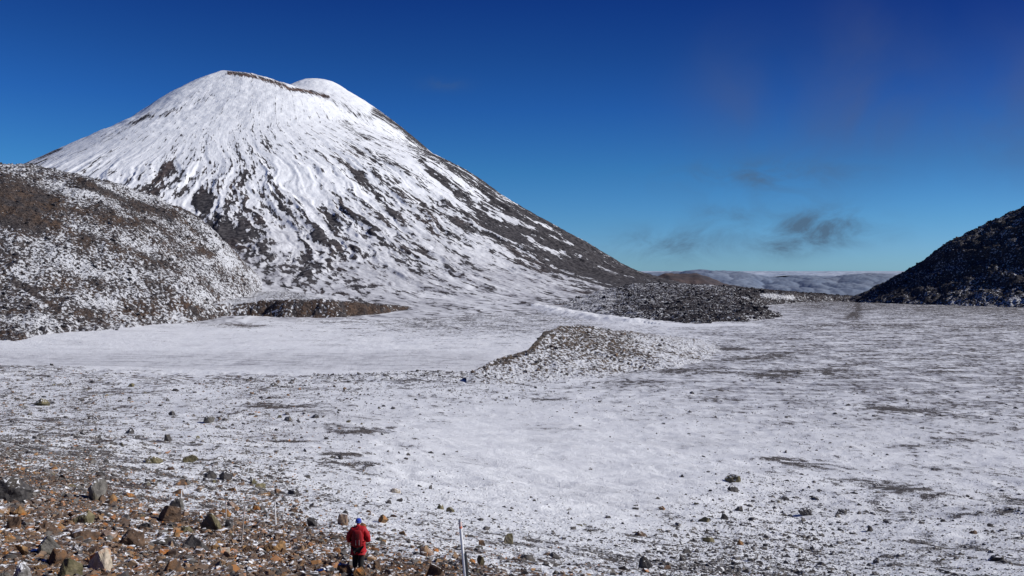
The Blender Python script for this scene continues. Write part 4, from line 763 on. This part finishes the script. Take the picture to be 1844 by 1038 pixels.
jp = [(0, 0, .88), (0, 0, 1.02), (0, .0, 1.22), (0, .0, 1.40), (0, .015, 1.52), (-.19, .0, 1.435), (-.34, -.01, 1.20), (-.33, .10, 1.02), (-.25, .17, .985), (.19, .0, 1.435), (.34, -.01, 1.20), (.33, .10, 1.02), (.25, .16, .985), (0, .01, .76)]
je = [(0, 1), (1, 2), (2, 3), (3, 4), (3, 5), (5, 6), (6, 7), (7, 8), (3, 9), (9, 10), (10, 11), (11, 12), (0, 13)]
jr = [(.265, .18), (.26, .18), (.25, .175), (.215, .155), (.088, .088), .105, .10, .085, .055, .105, .10, .085, .055, (.24, .17)]
bm = skin('j', jp, je, jr); co = np.array([v.co[:] for v in bm.verts]); w_ = fbm(co[:, 0]*9+co[:, 1]*5, co[:, 2]*13, 3, .6, 501)
bm.normal_update()
for v, q_ in zip(bm.verts, w_): v.co += v.normal*float(q_)*.016
jk = bm_obj('jacket', bm, RED, body, True)
bm = skin('h', [(0, -.03, 1.50), (0, -.045, 1.60)], [(0, 1)], [(.125, .085), (.095, .045)], 2); bm_obj('hood', bm, RED, jk, True)
tp_ = [(0, 0, .90), (-.10, 0, .84), (-.115, .09, .50), (-.118, .04, .14), (.10, 0, .84), (.105, -.02, .48), (.108, -.13, .15)]
bm = skin('t', tp_, [(0, 1), (1, 2), (2, 3), (0, 4), (4, 5), (5, 6)], [(.20, .15), (.15, .14), .118, .09, (.15, .14), .118, .09]); bm_obj('trousers', bm, BLK, body, True)
for a_ in ([(-.118, .03, .10), (-.12, .06, .06), (-.122, .19, .045)], [(.108, -.15, .10), (.11, -.12, .06), (.112, .01, .045)]): bm_obj('boot', skin('b', a_, [(0, 1), (1, 2)], [(.06, .06), (.062, .055), (.055, .045)]), BOOT, body, True)
bm = skin('h', [(0, .035, 1.665), (0, .03, 1.74), (0, .025, 1.782)], [(0, 1), (1, 2)], [(.112, .125), (.102, .112), (.045, .05)]); hat = bm_obj('beanie', bm, BLUE, body, True)
bm = skin('c', [(.100*math.cos(a), .035+.113*math.sin(a), 1.662) for a in np.linspace(0, 2*math.pi, 14, endpoint=False)], [(i, (i+1) % 14) for i in range(14)], [(.012, .022)]*14, 1); bm_obj('cuff', bm, BLUE, hat, True)
bm = bmesh.new(); bmesh.ops.create_cube(bm, size=1); bmesh.ops.subdivide_edges(bm, edges=bm.edges, cuts=4, use_grid_fill=True)
for v in bm.verts:
    c = v.co; r2 = 1 - .16*(abs(c.x)*2)**3*(abs(c.z)*2)**3; tz = c.z + .5
    v.co = Vector((c.x*(.35 - .07*max(tz-.6, 0)*2)*r2, c.y*.17*(1 - .35*(abs(c.x)*2)**3)*(1-.3*(abs(c.z)*2)**4) - (.02 if tz < .5 else 0), c.z*.54))
bmesh.ops.smooth_vert(bm, verts=bm.verts, factor=.5, use_axis_x=True, use_axis_y=True, use_axis_z=True)
pk = bm_obj('backpack', bm, RED2, body, True); pk.location = (.015, -.215, 1.19); pk.modifiers.new('u', 'SUBSURF').levels = 1
bm = bmesh.new()
for a_, b_ in (((-.05, .18), (.04, .10)), ((.04, .18), (-.05, .10)), ((-.05, .10), (.04, .02)), ((.04, .10), (-.05, .02)), ((-.05, .18), (-.06, .02)), ((.04, .18), (.05, .02)), ((-.055, .02), (.05, .02))): tube(bm, (a_[0]+.02, -.098, a_[1]), (b_[0]+.02, -.098, b_[1]), .006, .006, 6)
bm_obj('cord', bm, CORD, pk)
for dx_ in (-.04, .075):
    bm = bmesh.new(); bmesh.ops.create_cube(bm, size=1); bmesh.ops.scale(bm, vec=(.022, .012, .17), verts=bm.verts); bmesh.ops.bevel(bm, geom=list(bm.edges), offset=.003, segments=1, affect='EDGES'); bmesh.ops.translate(bm, vec=(dx_, -.092, -.10), verts=bm.verts); bm_obj('strap', bm, GRS, pk)
bm = bmesh.new(); pts = [(-.14, -.16, 1.0), (-.13, -.165, 1.2), (-.03, -.15, 1.42), (.06, -.09, 1.53)]
for p0, p1 in zip(pts, pts[1:]): tube(bm, p0, p1, .010, .010, 6)
bm_obj('shoulder_strap', bm, CORD, body)
